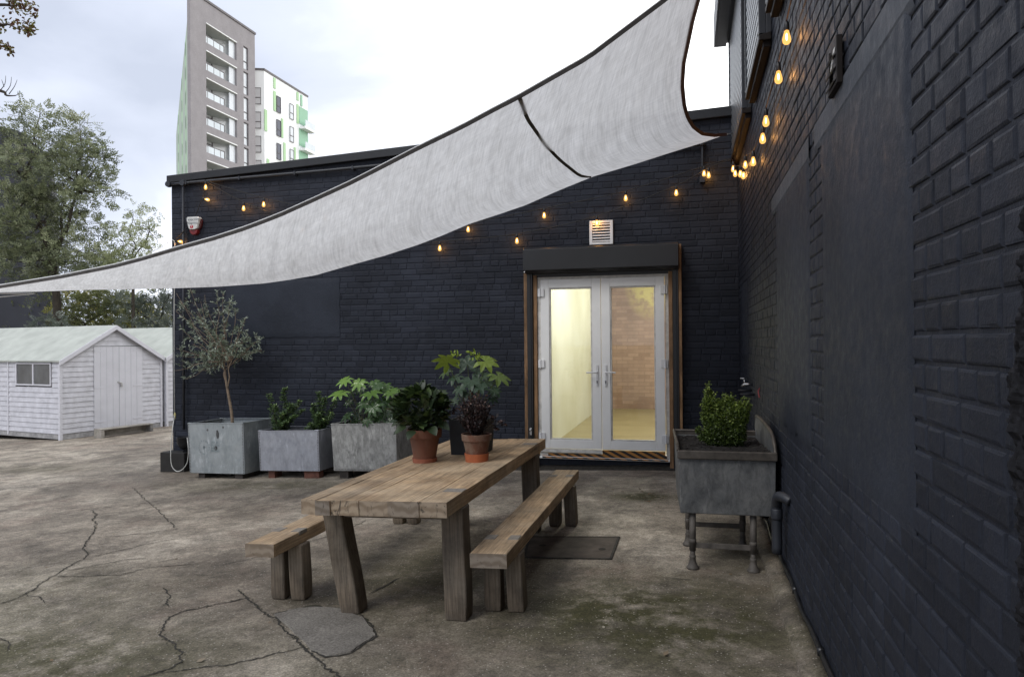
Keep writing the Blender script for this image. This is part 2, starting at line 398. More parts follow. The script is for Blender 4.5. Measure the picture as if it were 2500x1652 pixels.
# cracks: thin dirty grooves filled with moss and grit
cr1 = lambda pts: [gp(x/2.7918, 1150+y/2.7918) for x, y in pts]
C = [([(905,110),(985,190),(1060,250),(1165,355),(1205,395)], 9), ([(620,265),(660,300),(630,330),(655,360),(640,420),(590,480),(565,530),(605,565),(570,600),(480,640),(390,700),(300,755),(180,840),(60,890),(-60,920)], 13),
     ([(240,310),(450,275),(700,250),(1000,217)], 6), ([(640,455),(850,440),(1000,425),(1250,390)], 5), ([(640,580),(800,545),(1000,500),(1220,455)], 5),
     ([(410,690),(640,645),(830,610),(1040,590)], 6), ([(1090,617),(1195,600)], 6), ([(360,720),(560,718),(800,710),(900,690),(1000,660),(1125,650),(1360,630)], 8),
     ([(1520,640),(1700,600),(1830,558),(2120,478),(2200,455),(2342,407),(2520,325)], 7), ([(1300,705),(1440,705)], 6), ([(1620,805),(1690,865),(1770,940),(1870,1000),(1940,1080),(2070,1200),(2130,1250),(2220,1340),(2330,1430)], 16),
     ([(1690,865),(1500,900),(1280,945),(1160,990),(1110,1040),(1100,1120),(1180,1180),(1240,1240),(1240,1290),(1170,1340),(1040,1380),(880,1420)], 17),
     ([(1040,1380),(1500,1325),(1800,1270),(2060,1203)], 9), ([(1120,790),(1155,850),(1140,925)], 14), ([(0,1140),(60,1180),(50,1230)], 7), ([(180,845),(260,860),(310,900)], 5), ([(460,80),(700,85)], 6),
     ([(2010,400),(2200,430),(2330,410)], 0)]
ck = MB(); ms = MB()
def ribbon(mb, pts, w, jag=.02, seg=.035, dz=.004, seed=0):
    P = [pts[0]]
    for a, b in zip(pts, pts[1:]):
        n = max(1, int((b-a).length/seg))
        for k in range(1, n+1): P.append(a.lerp(b, k/n))
    n = len(P); vs = []; r2 = random.Random(seed+n)
    ph = r2.random()*50
    for i, p in enumerate(P):
        d = (P[min(i+1, n-1)]-P[max(i-1, 0)]); d.z = 0; d.normalize(); sd = V((-d.y, d.x, 0))
        o = sd*jag*(mnoise.noise(V((i*.13+ph, 3.1, seed)))+.5*mnoise.noise(V((i*.5+ph, 1.1, seed))))+sd*r2.uniform(-.35, .35)*w
        ww = w*(.5+.9*abs(mnoise.noise(V((i*.23, ph, 1))))+.4*r2.random())*min(1, .25+i/4, .25+(n-1-i)/4)
        for s_ in (-1, 1):
            q = p+o+sd*s_*ww*.5*r2.uniform(.6, 1.3); vs.append(gxy(q.x, q.y, dz))
    mb.add(vs, [(2*i, 2*i+1, 2*i+3, 2*i+2) for i in range(n-1)])
for i, (pts, w) in enumerate(C):
    if w: ribbon(ck, cr1(pts), (6.5 if w < 13 else 8 if w < 16 else 10)*.0013, .022, seg=.014, seed=i)
    PP = cr1(pts)
    for a_, b_ in zip(PP, PP[1:]):
        for q in range(int((b_-a_).length*(46 if w > 12 else 22))):
            p = a_.lerp(b_, rng.random()); o1, o2 = rng.gauss(0, .010 if w > 12 else .006), rng.gauss(0, .010); r_ = rng.uniform(.002, .0075 if w > 12 else .005); n5 = [gxy(p.x+o1+r_*rng.uniform(.6, 1.3)*math.cos(t_), p.y+o2+r_*rng.uniform(.6, 1.3)*math.sin(t_), .0045) for t_ in (0, 1.2, 2.5, 3.8, 5.)]
            ms.add(n5, [(0, 1, 2, 3, 4)])
po = [gp(600+x/1.695, 1400+y/1.695) for x, y in [(110,170),(180,150),(280,135),(400,150),(490,185),(530,230),(545,262),(500,285),(440,330),(330,348),(270,320),(200,250)]]
ribbon(ck, po[:11], .013, .03, seg=.02, seed=40); ribbon(ms, po[:7], .02, .04, dz=.0025, seed=41)
ribbon(ck, [gp(1700, 1418), gp(1640, 1412), gp(1590, 1408)], .008); ribbon(ck, [gp(903,1452), gp(940,1430), gp(979,1410)], .012)
ribbon(ck, [gp(1290,1166), gp(1400,1158), gp(1660,1160)], .006, .01)
ribbon(ck, [gp(1226,1172), gp(1300,1155)], .006, .01)
tag(ck.build('ground_cracks', M_CRACK), kind='structure'); tag(ms.build('ground_moss', M_MOSS), kind='structure')
# cement patch
pm = MB(); cpt = sum(po, V((0, 0, 0)))/len(po); ring = []
for a, b in zip(po, po[1:]+po[:1]):
    for k in range(5): 
        q = a.lerp(b, k/5); d = q-cpt; ring.append(cpt+d*(.955+.05*mnoise.noise(q*9)+.03*mnoise.noise(q*31)))
vs = [gxy(cpt.x, cpt.y, .008)]+[gxy(q.x, q.y, .0075) for q in ring]+[gxy((cpt.lerp(q, 1.012)).x, (cpt.lerp(q, 1.012)).y, -.002) for q in ring]
n = len(ring); pm.add(vs, [(0, 1+i, 1+(i+1) % n) for i in range(n)]+[(1+i, 1+n+i, 1+n+(i+1) % n, 1+(i+1) % n) for i in range(n)])
tag(pm.build('ground_patch', M_PATCH), kind='structure')
# kerb fillet along the right wall and the strip in front of the door
kb = MB(); kr = random.Random(3)
nk = 60
for i in range(nk):
    y0, y1 = .4+i*8.25/nk, .4+(i+1)*8.25/nk
    def prof(y): 
        j = .012*mnoise.noise(V((y*1.7, 0, 5))); e_ = .468+j*.6
        return [V((e_, y, -.01)), V((e_+.006, y, .03)), V((e_+.05, y, .045)), V((WX, y, .06)), V((WX, y, -.05))]
    a, b = prof(y0), prof(y1); m_ = len(a); kb.add(a+b, [(k, k+1, m_+k+1, m_+k) for k in range(m_-1)])
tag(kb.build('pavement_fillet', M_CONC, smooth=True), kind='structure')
ds = MB()
for i in range(40):
    x0, x1 = -7.1+i*7.1/40, -7.1+(i+1)*7.1/40
    f_ = lambda x: .10+.03*mnoise.noise(V((x*2.3, 1, 1)))
    ds.add([V((x0, WY-f_(x0), gz(x0)+.004)), V((x1, WY-f_(x1), gz(x1)+.004)), V((x1, WY, gz(x1)+.05)), V((x0, WY, gz(x0)+.05))], [(0, 1, 2, 3)])
tag(ds.build('ground_wall_foot', M_CRACK), kind='structure')
# litter: dry leaves, bits and grit
lt = MB(); M_LIT = leaf('dry_litter', [(0., (.05, .035, .02)), (.5, (.16, .11, .06)), (1., (.42, .38, .3))], .8, .1)
for i in range(420):
    X = rng.uniform(-6.5, .4); Y = rng.uniform(2.2, 8.5)
    if rng.random() < .35: X, Y = rng.gauss(-.45, .25), rng.gauss(7.1, .2)
    p = gxy(X, Y, .006); a = rng.uniform(0, 6.28); l = rng.choice([.008, .01, .012, .03]) 
    if rng.random() < .06: l = .05
    lt.leaf2(p, V((math.cos(a), math.sin(a), rng.uniform(-.05, .2))), V((rng.uniform(-.3, .3), rng.uniform(-.3, .3), 1)), l, l*.6)
tag(lt.build('leaf_litter', M_LIT), kind='stuff', label='scattered dry leaves and grit lying on the concrete yard', cat='leaf litter')
mh = thing('manhole_cover', gp(1392, 1338), 'dark rectangular steel cover plate set in the concrete beside the right bench', 'manhole cover', TILT)
mm = MB(); A0, B0, C0, D0 = [gp(*q)-gp(1392, 1338) for q in ((1293,1311),(1511,1312),(1491,1365),(1280,1361))]
lo = [V((p.x, p.y, -.01)) for p in (D0, C0, B0, A0)]; hi = [V((p.x, p.y, .007)) for p in (D0, C0, B0, A0)]
mm.hexa(lo, hi); mm.build('plate', simple('rusty_steel_plate', (.085, .070, .058), .8, .35, 8, 0, bump=.3, spec=.2), mh, bevel=.002)
fr_ = MB(); pts = [A0, B0, C0, D0, A0]
for a, b in zip(pts, pts[1:]):
    d = (b-a).normalized(); fr_.box(((a+b)/2).to_2d().to_3d()+V((0, 0, .003)), ((b-a).length+.02, .018, .012), Matrix.Rotation(math.atan2(d.y, d.x), 3, 'Z'))
fr_.build('frame', M_CRACK, mh)
for q in ((1325,1333),(1470,1342)):
    p = gp(*q)-gp(1392, 1338); h_ = MB(); h_.lathe([(.0, .006), (.022, .0085), (.028, .0075)], (p.x, p.y, .002), 14); h_.build('lifting_key_hole', M_CRACK, mh)

# ------------------------------------------------------------------ brick walls
def bricks(mb, u0, u1, z0, z1, place, skips=(), top=None, depth=.009, course=.075, hdr=lambda r: r % 4 == 3, seed=1, joint=.01, minor=.0025, L_=.225):
    r = random.Random(seed); row = 0; z = z0
    while z < z1-.02:
        head = hdr(row); u = u0-r.uniform(0, .1)-(0.112 if row % 2 else 0)
        while u < u1:
            l = (.1125 if head else L_)*(1+r.uniform(-.02, .02))
            if not head and r.random() < .03: l = .11
            a, b = max(u, u0), min(u+l, u1); u += l
            if b-a < .03: continue
            zz0, zz1 = z+joint/2, z+course-joint/2
            if top and zz1 > top((a+b)/2): continue
            a2, b2 = a+joint/2, b-joint/2; bad = False
            for (s0, s1, t0, t1) in skips:
                if b2 > s0 and a2 < s1 and zz1 > t0+.012 and zz0 < t1-.012:
                    if a2 < s0 < b2 and s0-a2 > .03: b2 = s0-.003
                    elif a2 < s1 < b2 and b2-s1 > .03: a2 = s1+.003
                    else: bad = True
            if bad: continue
            dp = depth+r.uniform(-minor, minor); vs = []
            j = lambda k: r.uniform(-k, k)
            for ins, d in ((0, -.001), (.0028, dp*.66), (.0085, dp)):
                for (x, y) in ((a2, zz0), (b2, zz0), (b2, zz1), (a2, zz1)):
                    sx = ins if x == a2 else -ins; sy = ins if y == zz0 else -ins
                    vs.append(place(x+sx+j(.0012), y+sy+j(.0013), d+(j(minor*.5) if ins else 0)))
            fs = []
            for q in (0, 4): fs += [(q+k, q+(k+1) % 4, q+4+(k+1) % 4, q+4+k) for k in range(4)]
            mb.add(vs, fs+[(8, 9, 10, 11)], r.random())
        z += course; row += 1

# ---- back building
bld = thing('brick_building', (-3.2, WY, gz(-3.2)), 'single-storey black painted brick building with a double white door, behind the table', 'building')
BL = V(bld.location)
def pb(mb, name, mat, **k):
    o = mb.build(name, mat, bld, **k); o.matrix_parent_inverse = Matrix.Translation(-BL); return o
XL, XR = -7.13, WX-.004
ztop = lambda x: 3.84+(x+7.115)*(4.15-3.84)/(.52+7.115)
DX0, DX1, DZ0, DZ1 = -1.90, -.17, .085, 2.36
wm = MB(); mo = lambda x, z, d=0: V((x, WY-d, z))
zb = -.45
def wq(x0, x1, za, zb_): wm.add([mo(x0, za(x0)), mo(x1, za(x1)), mo(x1, zb_(x1)), mo(x0, zb_(x0))], [(0, 1, 2, 3)], .5)
cst = lambda v: (lambda x: v)
wq(XL, DX0, cst(zb), ztop); wq(DX1, XR, cst(zb), ztop); wq(DX0, DX1, cst(zb), cst(DZ0)); wq(DX0, DX1, cst(DZ1), ztop)
# reveals round the doorway, left end wall
wm.quad(mo(DX0, DZ0), mo(DX0, DZ1), mo(DX0, DZ1, -.25), mo(DX0, DZ0, -.25)); wm.quad(mo(DX1, DZ0, -.25), mo(DX1, DZ1, -.25), mo(DX1, DZ1), mo(DX1, DZ0))
wm.quad(mo(DX0, DZ1), mo(DX1, DZ1), mo(DX1, DZ1, -.25), mo(DX0, DZ1, -.25)); wm.quad(mo(DX0, DZ0, -.25), mo(DX1, DZ0, -.25), mo(DX1, DZ0), mo(DX0, DZ0))
patch = (-6.26, -4.52, 1.61, 2.40)
bricks(wm, XL, XR, -.45+.0, 4.3, mo, [(DX0, DX1, DZ0, DZ1), patch], top=ztop, depth=.005, seed=5, joint=.008, minor=.0016)
le = lambda y, z, d=0: V((XL-d, y, z))
wm.quad(le(16, zb), le(WY, zb), le(WY, ztop(XL)), le(16, ztop(XL)))
bricks(wm, WY, 10.5, -.45, 4.3, le, top=lambda y: ztop(XL), depth=.008, seed=15)
pb(wm, 'wall', M_PAINT)
pm = MB(); nx, nz = 40, 20; vs = []
for i in range(nx+1):
    for j in range(nz+1):
        x = patch[0]+(patch[1]-patch[0])*i/nx; z = patch[2]+(patch[3]-patch[2])*j/nz
        if i in (0, nx): x += .012*mnoise.noise(V((z*9, i, 2)))
        if j in (0, nz): z += .012*mnoise.noise(V((x*9, j, 4)))
        edge = i in (0, nx) or j in (0, nz)
        vs.append(mo(x, z, .007 if edge else .0135+.002*mnoise.noise(V((x*6, z*6, 0)))))
pm.add(vs, [(i*(nz+1)+j, (i+1)*(nz+1)+j, (i+1)*(nz+1)+j+1, i*(nz+1)+j+1) for i in range(nx) for j in range(nz)], .5)
tag(pb(pm, 'rendered_patch', M_PAINT2, smooth=True), label='smooth dark rendered rectangle in the brickwork')
cp = MB()
cp.hexa([mo(XL-.03, ztop(XL)-.03, .07), mo(XR, ztop(XR)-.03, .07), mo(XR, ztop(XR)-.03, -.3), mo(XL-.03, ztop(XL)-.03, -.3)],
        [mo(XL-.03, ztop(XL)+.075, .07), mo(XR, ztop(XR)+.085, .07), mo(XR, ztop(XR)+.085, -.3), mo(XL-.03, ztop(XL)+.075, -.3)])
pb(cp, 'coping', M_SLATE, bevel=.008)
rf = MB(); rf.quad(mo(XL, ztop(XL)-.05, -.25), mo(XR, ztop(XR)-.05, -.25), V((XR, 16, 3.9)), V((XL, 16, 3.6))); rf.quad(V((XL,16,zb)), V((XR,16,zb)), V((XR,16,3.9)), V((XL,16,3.6)))
rf.quad(V((XR, WY, zb)), V((XR, 16, zb)), V((XR, 16, 3.9)), V((XR, WY, 4.1)))
pb(rf, 'roof', M_SLATE)
# plinth block, gully at left corner
pl_ = MB(); a = onY(419, 1147, WY-.12); b = onY(466, 1100, WY-.12)
pl_.bb((XL-.05, WY-.2, gz(-7)-.02), (XL+.34, WY+.1, gz(-7)+.27)); pb(pl_, 'plinth', simple('bitumen_plinth', (.02, .0185, .017), .8, .3, 10, bump=.4), bevel=.008)
# conduit pipe along the wall, downpipes
cd = MB(); PY = .055
pth = [onY(x, y, WY-PY) for x, y in ((412,450),(447,447),(600,435),(800,416),(1000,394),(1200,375),(1450,357),(1722,349))]
zz = lambda x: 3.80+(x+7.15)*.012
pth = [V((p.x, p.y, p.z)) for p in pth[:4]]
pe = onY(1718, 352, WY-PY); pth = [pth[0], pth[1], pth[3], V((-3., WY-PY, 3.862)), pe]
cd.tube(pth, .021, 10); pb(cd, 'conduit', M_TRIMGREY, smooth=True)
cc = MB()
for i, t in enumerate(np.linspace(.04, .97, 9)):
    p = pth[0].lerp(pth[-1], t); p.z = np.interp(p.x, [q.x for q in pth], [q.z for q in pth]); cc.box((p.x, WY-.04, p.z), (.02, .08, .052)); pb(cc, 'pipe_clip', M_TRIMGREY); cc = MB()
for q in (pth[0], pth[1]): cc = MB(); cc.lathe([(.0, -.03), (.04, -.03), (.045, 0), (.04, .03), (0, .03)], q, 14, M=Matrix.Rotation(R(90), 3, 'X')); pb(cc, 'pipe_junction', M_TRIMGREY)
dp = MB(); t0 = pth[1]; b0 = onY(449, 1048, WY-PY); dp.tube([t0, b0], .0165, 10)
pb(dp, 'downpipe', M_TRIMGREY, smooth=True)
gu = MB(); gc = onY(449, 1075, WY-.11); gu.lathe([(.03, -.12), (.055, -.09), (.085, -.04), (.09, .045), (.096, .05), (.085, .05), (.08, .0)], (gc.x, WY-.115, gc.z), 18)
gu.tube([(gc.x+.0, WY-.1, gc.z+.04), (gc.x+.02, WY-.1, gc.z-.2)], .03, 10)
pb(gu, 'rainwater_hopper', M_SLATE, smooth=True)
d2 = MB(); a = onY(1715, 352, WY-.05); b = onY(1715, 432, WY-.05); d2.tube([a, b], .014, 8); d2.lathe([(.0, .05), (.035, .04), (.04, 0), (.035, -.02), (0, -.02)], a, 12)
d2.box((b.x, WY-.045, b.z-.03), (.06, .07, .075)); pb(d2, 'downpipe', M_TRIMGREY, bevel=.003)
# frames round the doorway
t1 = MB(); zt = 2.36
t1.bb((-1.985, WY-.075, gz(-2)+.0), (-1.945, WY-.012, 2.40)); pb(t1, 'timber_post', M_TIMBER, bevel=.003)
t2 = MB(); t2.bb((-.117, WY-.085, .0), (-.083, WY-.012, 2.655)); pb(t2, 'timber_post', M_TIMBER, bevel=.003)
for x0, x1 in ((-1.942, -1.872), (-.186, -.12)):
    g_ = MB(); g_.bb((x0, WY-.09, -.02), (x1, WY-.012, 2.42)); g_.bb((x0+.02, WY-.098, -.0), (x1-.02, WY-.09, 2.4)); o = pb(g_, 'guide_rail', M_BLACK, bevel=.003)
    k = MB(); k.box(((x0+x1)/2+.005, WY-.108, .42), (.028, .02, .09)); k.lathe([(0, .03), (.012, .028), (.014, 0)], ((x0+x1)/2+.005, WY-.118, .44), 10, M=Matrix.Rotation(R(90), 3, 'X'))
    q = pb(k, 'lock', M_CHROME, bevel=.003); q.parent = o; q.matrix_parent_inverse = Matrix.Identity(4)
for x0, x1, zl in ((-1.868, -1.822, .0), (-.235, -.19, -.03)):
    g_ = MB(); g_.bb((x0, WY-.07, zl), (x1, WY+.1, 2.34)); pb(g_, 'timber_post', M_TIMBER, bevel=.003)
hd = MB(); hd.bb((-1.87, WY-.04, 2.315), (-.19, WY+.1, 2.40)); pb(hd, 'door_head', M_BLACK, bevel=.003)
sb = MB(); PR = .24
TL, TR, BLq, BRq = onY(1276,604.5,WY-PR), onY(1656,591.5,WY-PR), onY(1284,665,WY-PR), onY(1656,655,WY-PR)
x0, x1 = TL.x, TR.x; z0, z1 = (BLq.z+BRq.z)/2, (TL.z+TR.z)/2
poly = [V((x0, WY-.012, z0)), V((x0, WY-.2, z0)), V((x0, WY-PR, z0+.03)), V((x0, WY-PR, z1-.02)), V((x0, WY-PR+.03, z1)), V((x0, WY-.012, z1+.01))]
sb.prism(poly, (0, 0, 0), (x1-x0, 0, 0)); o = pb(sb, 'shutter_box', M_BLACK, bevel=.004)
s2 = MB(); s2.box((x0+.02, WY-PR+.0, z0+.01), (.015, .015, .015)); q = pb(s2, 'bolt', M_WHITE, bevel=.003); q.parent = o; q.matrix_parent_inverse = Matrix.Identity(4)
bl = MB(); bl.bb((-1.87, WY-.06, 2.33), (-.19, WY-.045, 2.43)); pb(bl, 'shutter_curtain_edge', M_BLACK)
# pvc frame and the two leaves
YD = WY-.035
fr = MB(); fz0, fz1 = .16, 2.315
fr.bb((-1.82, YD-.01, fz0), (-1.775, YD+.06, fz1)); fr.bb((-.275, YD-.01, .085), (-.235, YD+.06, fz1)); fr.bb((-1.775, YD-.01, 2.285), (-.275, YD+.06, fz1))
pb(fr, 'door_frame', M_PVCD, bevel=.003)
def leafdoor(x0, x1, z0, z1, hinge_left):
    w = .105; m = MB()
    for (a, b) in (((x0, z0), (x0+w, z1)), ((x1-w, z0), (x1, z1)), ((x0+w, z0), (x1-w, z0+w)), ((x0+w, z1-w), (x1-w, z1))):
        m.bb((a[0], YD-.03, a[1]), (b[0], YD+.03, b[1]))
    d = pb(m, 'door', M_PVC, bevel=.004)
    def sub(mb, name, mat, **k):
        o = mb.build(name, mat, d, **k); return o
    bd = MB(); i0, i1, j0, j1 = x0+w, x1-w, z0+w, z1-w; e_ = .018
    for (a, b) in (((i0, j0), (i0+e_, j1)), ((i1-e_, j0), (i1, j1)), ((i0+e_, j0), (i1-e_, j0+e_)), ((i0+e_, j1-e_), (i1-e_, j1))):
        bd.bb((a[0], YD-.022, a[1]), (b[0], YD+.02, b[1]))
    sub(bd, 'glazing_bead', M_PVCD, bevel=.004)
    gl_ = MB(); gl_.bb((i0+e_, YD-.004, j0+e_), (i1-e_, YD+.004, j1-e_)); sub(gl_, 'glass_pane', M_GLASS)
    hx = (x1-.048) if hinge_left else (x0+.048)
    h = MB(); h.bb((hx-.014, YD-.042, .98), (hx+.014, YD-.03, 1.235)); s_ = -1 if hinge_left else 1
    h.tube([(hx, YD-.03, 1.145), (hx, YD-.085, 1.145), (hx+s_*.03, YD-.088, 1.145), (hx+s_*.125, YD-.085, 1.143)], .0095, 8)
    sub(h, 'handle', M_WHITE, bevel=.004)
    kh = MB(); kh.lathe([(0, .0), (.009, .0), (.009, -.006), (0, -.006)], (hx, YD-.043, 1.035), 12, M=Matrix.Rotation(R(90), 3, 'X')); kh.box((hx, YD-.046, 1.02), (.009, .006, .022)); sub(kh, 'keyhole', M_TRIMGREY)
    for zc in (z0+.14, (z0+z1)/2, z1-.16):
        hh = MB(); X_ = x0-.005 if hinge_left else x1+.005
        s_ = 1 if hinge_left else -1
        hh.bb((X_+s_*.01-.03*0, YD-.048, zc-.048), (X_+s_*.05, YD-.03, zc+.048)); hh.tube([(X_, YD-.045, zc-.055), (X_, YD-.045, zc+.055)], .011, 8); hh.bb((X_-s_*.03, YD-.04, zc-.048), (X_, YD-.012, zc+.048))
        sub(hh, 'hinge', M_WHITE, bevel=.003)
leafdoor(-1.775, -1.037, .215, 2.283, True); leafdoor(-1.03, -.282, .215, 2.283, False)
sl = MB(); sl.bb((-1.80, YD-.03, .165), (-1.035, YD+.05, .205)); pb(sl, 'weather_bar', M_PVCD, bevel=.003)
si = MB(); si.bb((-1.80, WY-.075, .10), (-.237, WY+.1, .118)); si.bb((-1.80, WY-.087, .092), (-.237, WY-.075, .118)); pb(si, 'door_sill', M_PVC, bevel=.002)
def hazard():
    m = Mat('hazard_tape', (1, 1, 1), .5); sx = N(m.t, 'ShaderNodeSeparateXYZ'); m.L(m.co, sx.inputs[0])
    a = m.math('ADD', m.math('MULTIPLY', sx.outputs[0], 1.), m.math('MULTIPLY', sx.outputs[2], 2.0))
    a = m.math('ADD', a, m.math('MULTIPLY', sx.outputs[1], .8))
    f = m.math('LESS_THAN', m.math('FRACT', m.math('MULTIPLY', a, 1/.13)), .5)
    c = m.mix(f, (.42, .19, .04), (.012, .012, .012)); c = m.mix(m.ramp(m.noise(30, 5, .8), [(.62, 0.), (.7, .5)]), c, (.5, .46, .4))
    m.color(c); return m.m
hz = MB(); hz.bb((-1.765, WY-.0895, .098), (-.255, WY-.087, .115)); hz.bb((-1.77, WY-.07, .118), (-.245, WY-.0, .1205)); hz.bb((-1.70, WY-.048, .1215), (-.27, WY-.0455, .154)); hz.bb((-1.03, WY-.052, .155), (-.29, WY-.046, .205)); hz.bb((-1.03, WY-.046, .12), (-.28, WY+.02, .155))
M_HAZ = hazard(); pb(hz, 'hazard_tape', M_HAZ)
cb = MB(); cb.bb((-1.80, WY-.045, .1205), (-.24, WY+.05, .155)); pb(cb, 'threshold', M_PVCD)
# the lit room behind the glass
room = MB(); rx0, rx1, ry0, ry1, rz0, rz1 = -1.815, 2.6, WY+.25, 14.9, .13, 3.3
rwf = MB(); rwf.quad(V((rx0, ry0, rz0)), V((rx1, ry0, rz0)), V((rx1, ry1, rz0)), V((rx0, ry1, rz0))); 
rwf.quad(V((DX0, WY-.0, rz0+.001)), V((DX1, WY, rz0+.001)), V((DX1, ry0, rz0+.001)), V((DX0, ry0, rz0+.001)))
fm = Mat('room_floor', (.3, .25, .13), .35); fm.color(fm.ramp(fm.noise(1.4, 6, .6, (1, 3, 1)), [(.3, (.17, .135, .065)), (.7, (.27, .22, .115))])); pb(rwf, 'room_floor', fm.m)
rw = MB(); rw.quad(V((rx0, ry0, rz0)), V((rx0, ry1, rz0)), V((rx0, ry1, rz1)), V((rx0, ry0, rz1)))
pmt = Mat('room_white_wall', (.7, .68, .5), .6); cwr = pmt.ramp(pmt.noise(.8, 6, .6), [(.35, (.66, .64, .47)), (.65, (.78, .77, .64))])
wv = N(pmt.t, 'ShaderNodeTexBrick'); wv.inputs['Scale'].default_value = 1; wv.inputs['Brick Width'].default_value = .225; wv.inputs['Row Height'].default_value = .075; wv.inputs['Mortar Size'].default_value = .005
sx = N(pmt.t, 'ShaderNodeSeparateXYZ'); cx = N(pmt.t, 'ShaderNodeCombineXYZ'); pmt.L(pmt.co, sx.inputs[0]); pmt.L(sx.outputs[1], cx.inputs[0]); pmt.L(sx.outputs[2], cx.inputs[1]); pmt.L(cx.outputs[0], wv.inputs[0])
pmt.color(cwr); pmt.bump(wv.outputs['Fac'], -.25, .004); pb(rw, 'room_side_wall', pmt.m)
def roombrick():
    m = Mat('room_brick', (.3, .17, .11), .8)
    b = N(m.t, 'ShaderNodeTexBrick'); b.inputs['Scale'].default_value = 1; b.inputs['Brick Width'].default_value = .225; b.inputs['Row Height'].default_value = .075; b.inputs['Mortar Size'].default_value = .006
    b.inputs['Color1'].default_value = (.25, .155, .11, 1); b.inputs['Color2'].default_value = (.34, .225, .165, 1); b.inputs['Mortar'].default_value = (.24, .155, .115, 1)
    s = N(m.t, 'ShaderNodeSeparateXYZ'); c = N(m.t, 'ShaderNodeCombineXYZ'); m.L(m.co, s.inputs[0]); m.L(s.outputs[0], c.inputs[0]); m.L(s.outputs[2], c.inputs[1]); m.L(c.outputs[0], b.inputs[0])
    c = m.mix(1., b.outputs[0], m.ramp(m.noise(2.2, 6, .6, (1, 1, .3)), [(.3, .78), (.7, 1.2)]), 'MULTIPLY')
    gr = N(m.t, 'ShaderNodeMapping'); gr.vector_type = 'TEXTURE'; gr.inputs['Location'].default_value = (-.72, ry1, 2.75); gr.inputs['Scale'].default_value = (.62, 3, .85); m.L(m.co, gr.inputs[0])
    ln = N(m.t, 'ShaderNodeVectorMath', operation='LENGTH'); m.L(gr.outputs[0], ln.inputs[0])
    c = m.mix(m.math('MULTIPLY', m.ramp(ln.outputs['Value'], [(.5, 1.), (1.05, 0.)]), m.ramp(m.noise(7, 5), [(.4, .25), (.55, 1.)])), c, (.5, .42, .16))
    m.color(c); return m.m
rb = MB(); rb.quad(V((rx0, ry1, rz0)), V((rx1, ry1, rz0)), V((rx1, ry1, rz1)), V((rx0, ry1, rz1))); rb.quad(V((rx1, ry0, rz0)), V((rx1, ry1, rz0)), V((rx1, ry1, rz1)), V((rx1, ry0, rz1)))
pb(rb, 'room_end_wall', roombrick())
rc = MB(); rc.quad(V((rx0, ry0, rz1)), V((rx1, ry0, rz1)), V((rx1, ry1, rz1)), V((rx0, ry1, rz1))); rc.quad(V((DX1, ry0, rz0)), V((rx1, ry0, rz0)), V((rx1, ry0, rz1)), V((DX1, ry0, rz1))); rc.quad(V((rx0, ry0, DZ1)), V((DX1, ry0, DZ1)), V((DX1, ry0, rz1)), V((rx0, ry0, rz1)))
pb(rc, 'room_ceiling', M_WHITE)
for (x, y) in ((-.6, 10.2), (-.3, 12.8)):
    lm = bpy.data.lights.new('room_light', 'AREA'); lm.shape = 'RECTANGLE'; lm.size = .5; lm.size_y = 1.5; lm.energy = 78; lm.color = (1, .965, .85)
    lo_ = bpy.data.objects.new('room_light', lm); COL.objects.link(lo_); lo_.location = (x, y, 3.25)

# things fixed to the back wall
vp = onY(1468, 568, WY-.012)
vg = thing('air_vent', (vp.x, WY-.008, vp.z), 'square white louvred air vent on the black wall above the door', 'vent')
a = onY(1439, 540, WY-.03); b = onY(1497, 596, WY-.03); w_, h_ = (b.x-a.x)/2, (a.z-b.z)/2
m = MB()
for q in ((-w_, -w_+.035, -h_, h_), (w_-.035, w_, -h_, h_), (-w_+.035, w_-.035, -h_, -h_+.028), (-w_+.035, w_-.035, h_-.028, h_)): m.bb((q[0], -.028, q[2]), (q[1], 0, q[3]))
m.build('frame', M_WHITE, vg, bevel=.003)
for k in range(7):
    s_ = MB(); z = -h_+.045+k*(2*h_-.09)/6; s_.box((0, -.018, z), (2*w_-.072, .005, .026), Matrix.Rotation(R(-50), 3, 'X')); s_.build('slat', M_WHITE, vg)
bk = MB(); bk.bb((-w_+.02, -.004, -h_+.02), (w_-.02, 0, h_-.02)); bk.build('backing', simple('vent_shadow', (.03, .015, .012), .9), vg)

ap = onY(477, 548, WY-.02)
ab = thing('alarm_box', (ap.x, WY-.01, ap.z), 'white burglar alarm box with red base beside the downpipe on the black wall', 'alarm box')
px = 9.0/1748
def P_(x, y): return V(((x-476)*px, 0, (548-y)*px))
wp = [P_(456,532), P_(461,529), P_(492,529), P_(497,533), P_(490,560), P_(484,563), P_(468,563), P_(464,560)]
m = MB(); m.prism(wp, (0, -.075, 0), (0, 0, 0)); m.build('cover', simple('aged_white_plastic', (.62, .62, .6), .4, .15, 20), ab, bevel=.006)
rp = [P_(465,563.6), P_(489,563.6), P_(493,549), P_(498,535), P_(500,541), P_(496,560), P_(490,573), P_(483,577), P_(474,577), P_(468,572)]
rp = [P_(464,563.6), P_(490,563.6), P_(488,572), P_(483,577), P_(473,577), P_(467,572)]
m = MB(); m.prism(rp, (0, -.062, 0), (0, 0, 0)); m.build('strobe_lens', simple('dirty_red_lens', (.16, .012, .012), .3, .5, 25), ab, bevel=.006)
m = MB(); m.prism([P_(497,534), P_(500,541), P_(496,558), P_(489,566), P_(489,560)], (0, -.04, 0), (0, 0, 0)); m.build('side_lens', simple('dull_red_side', (.07, .012, .012), .4, .4, 20), ab, bevel=.004)
RX90 = Matrix.Rotation(R(90), 4, 'X')
M_INK = simple('grey_ink', (.12, .13, .14), .6, .1, 5, bump=0)
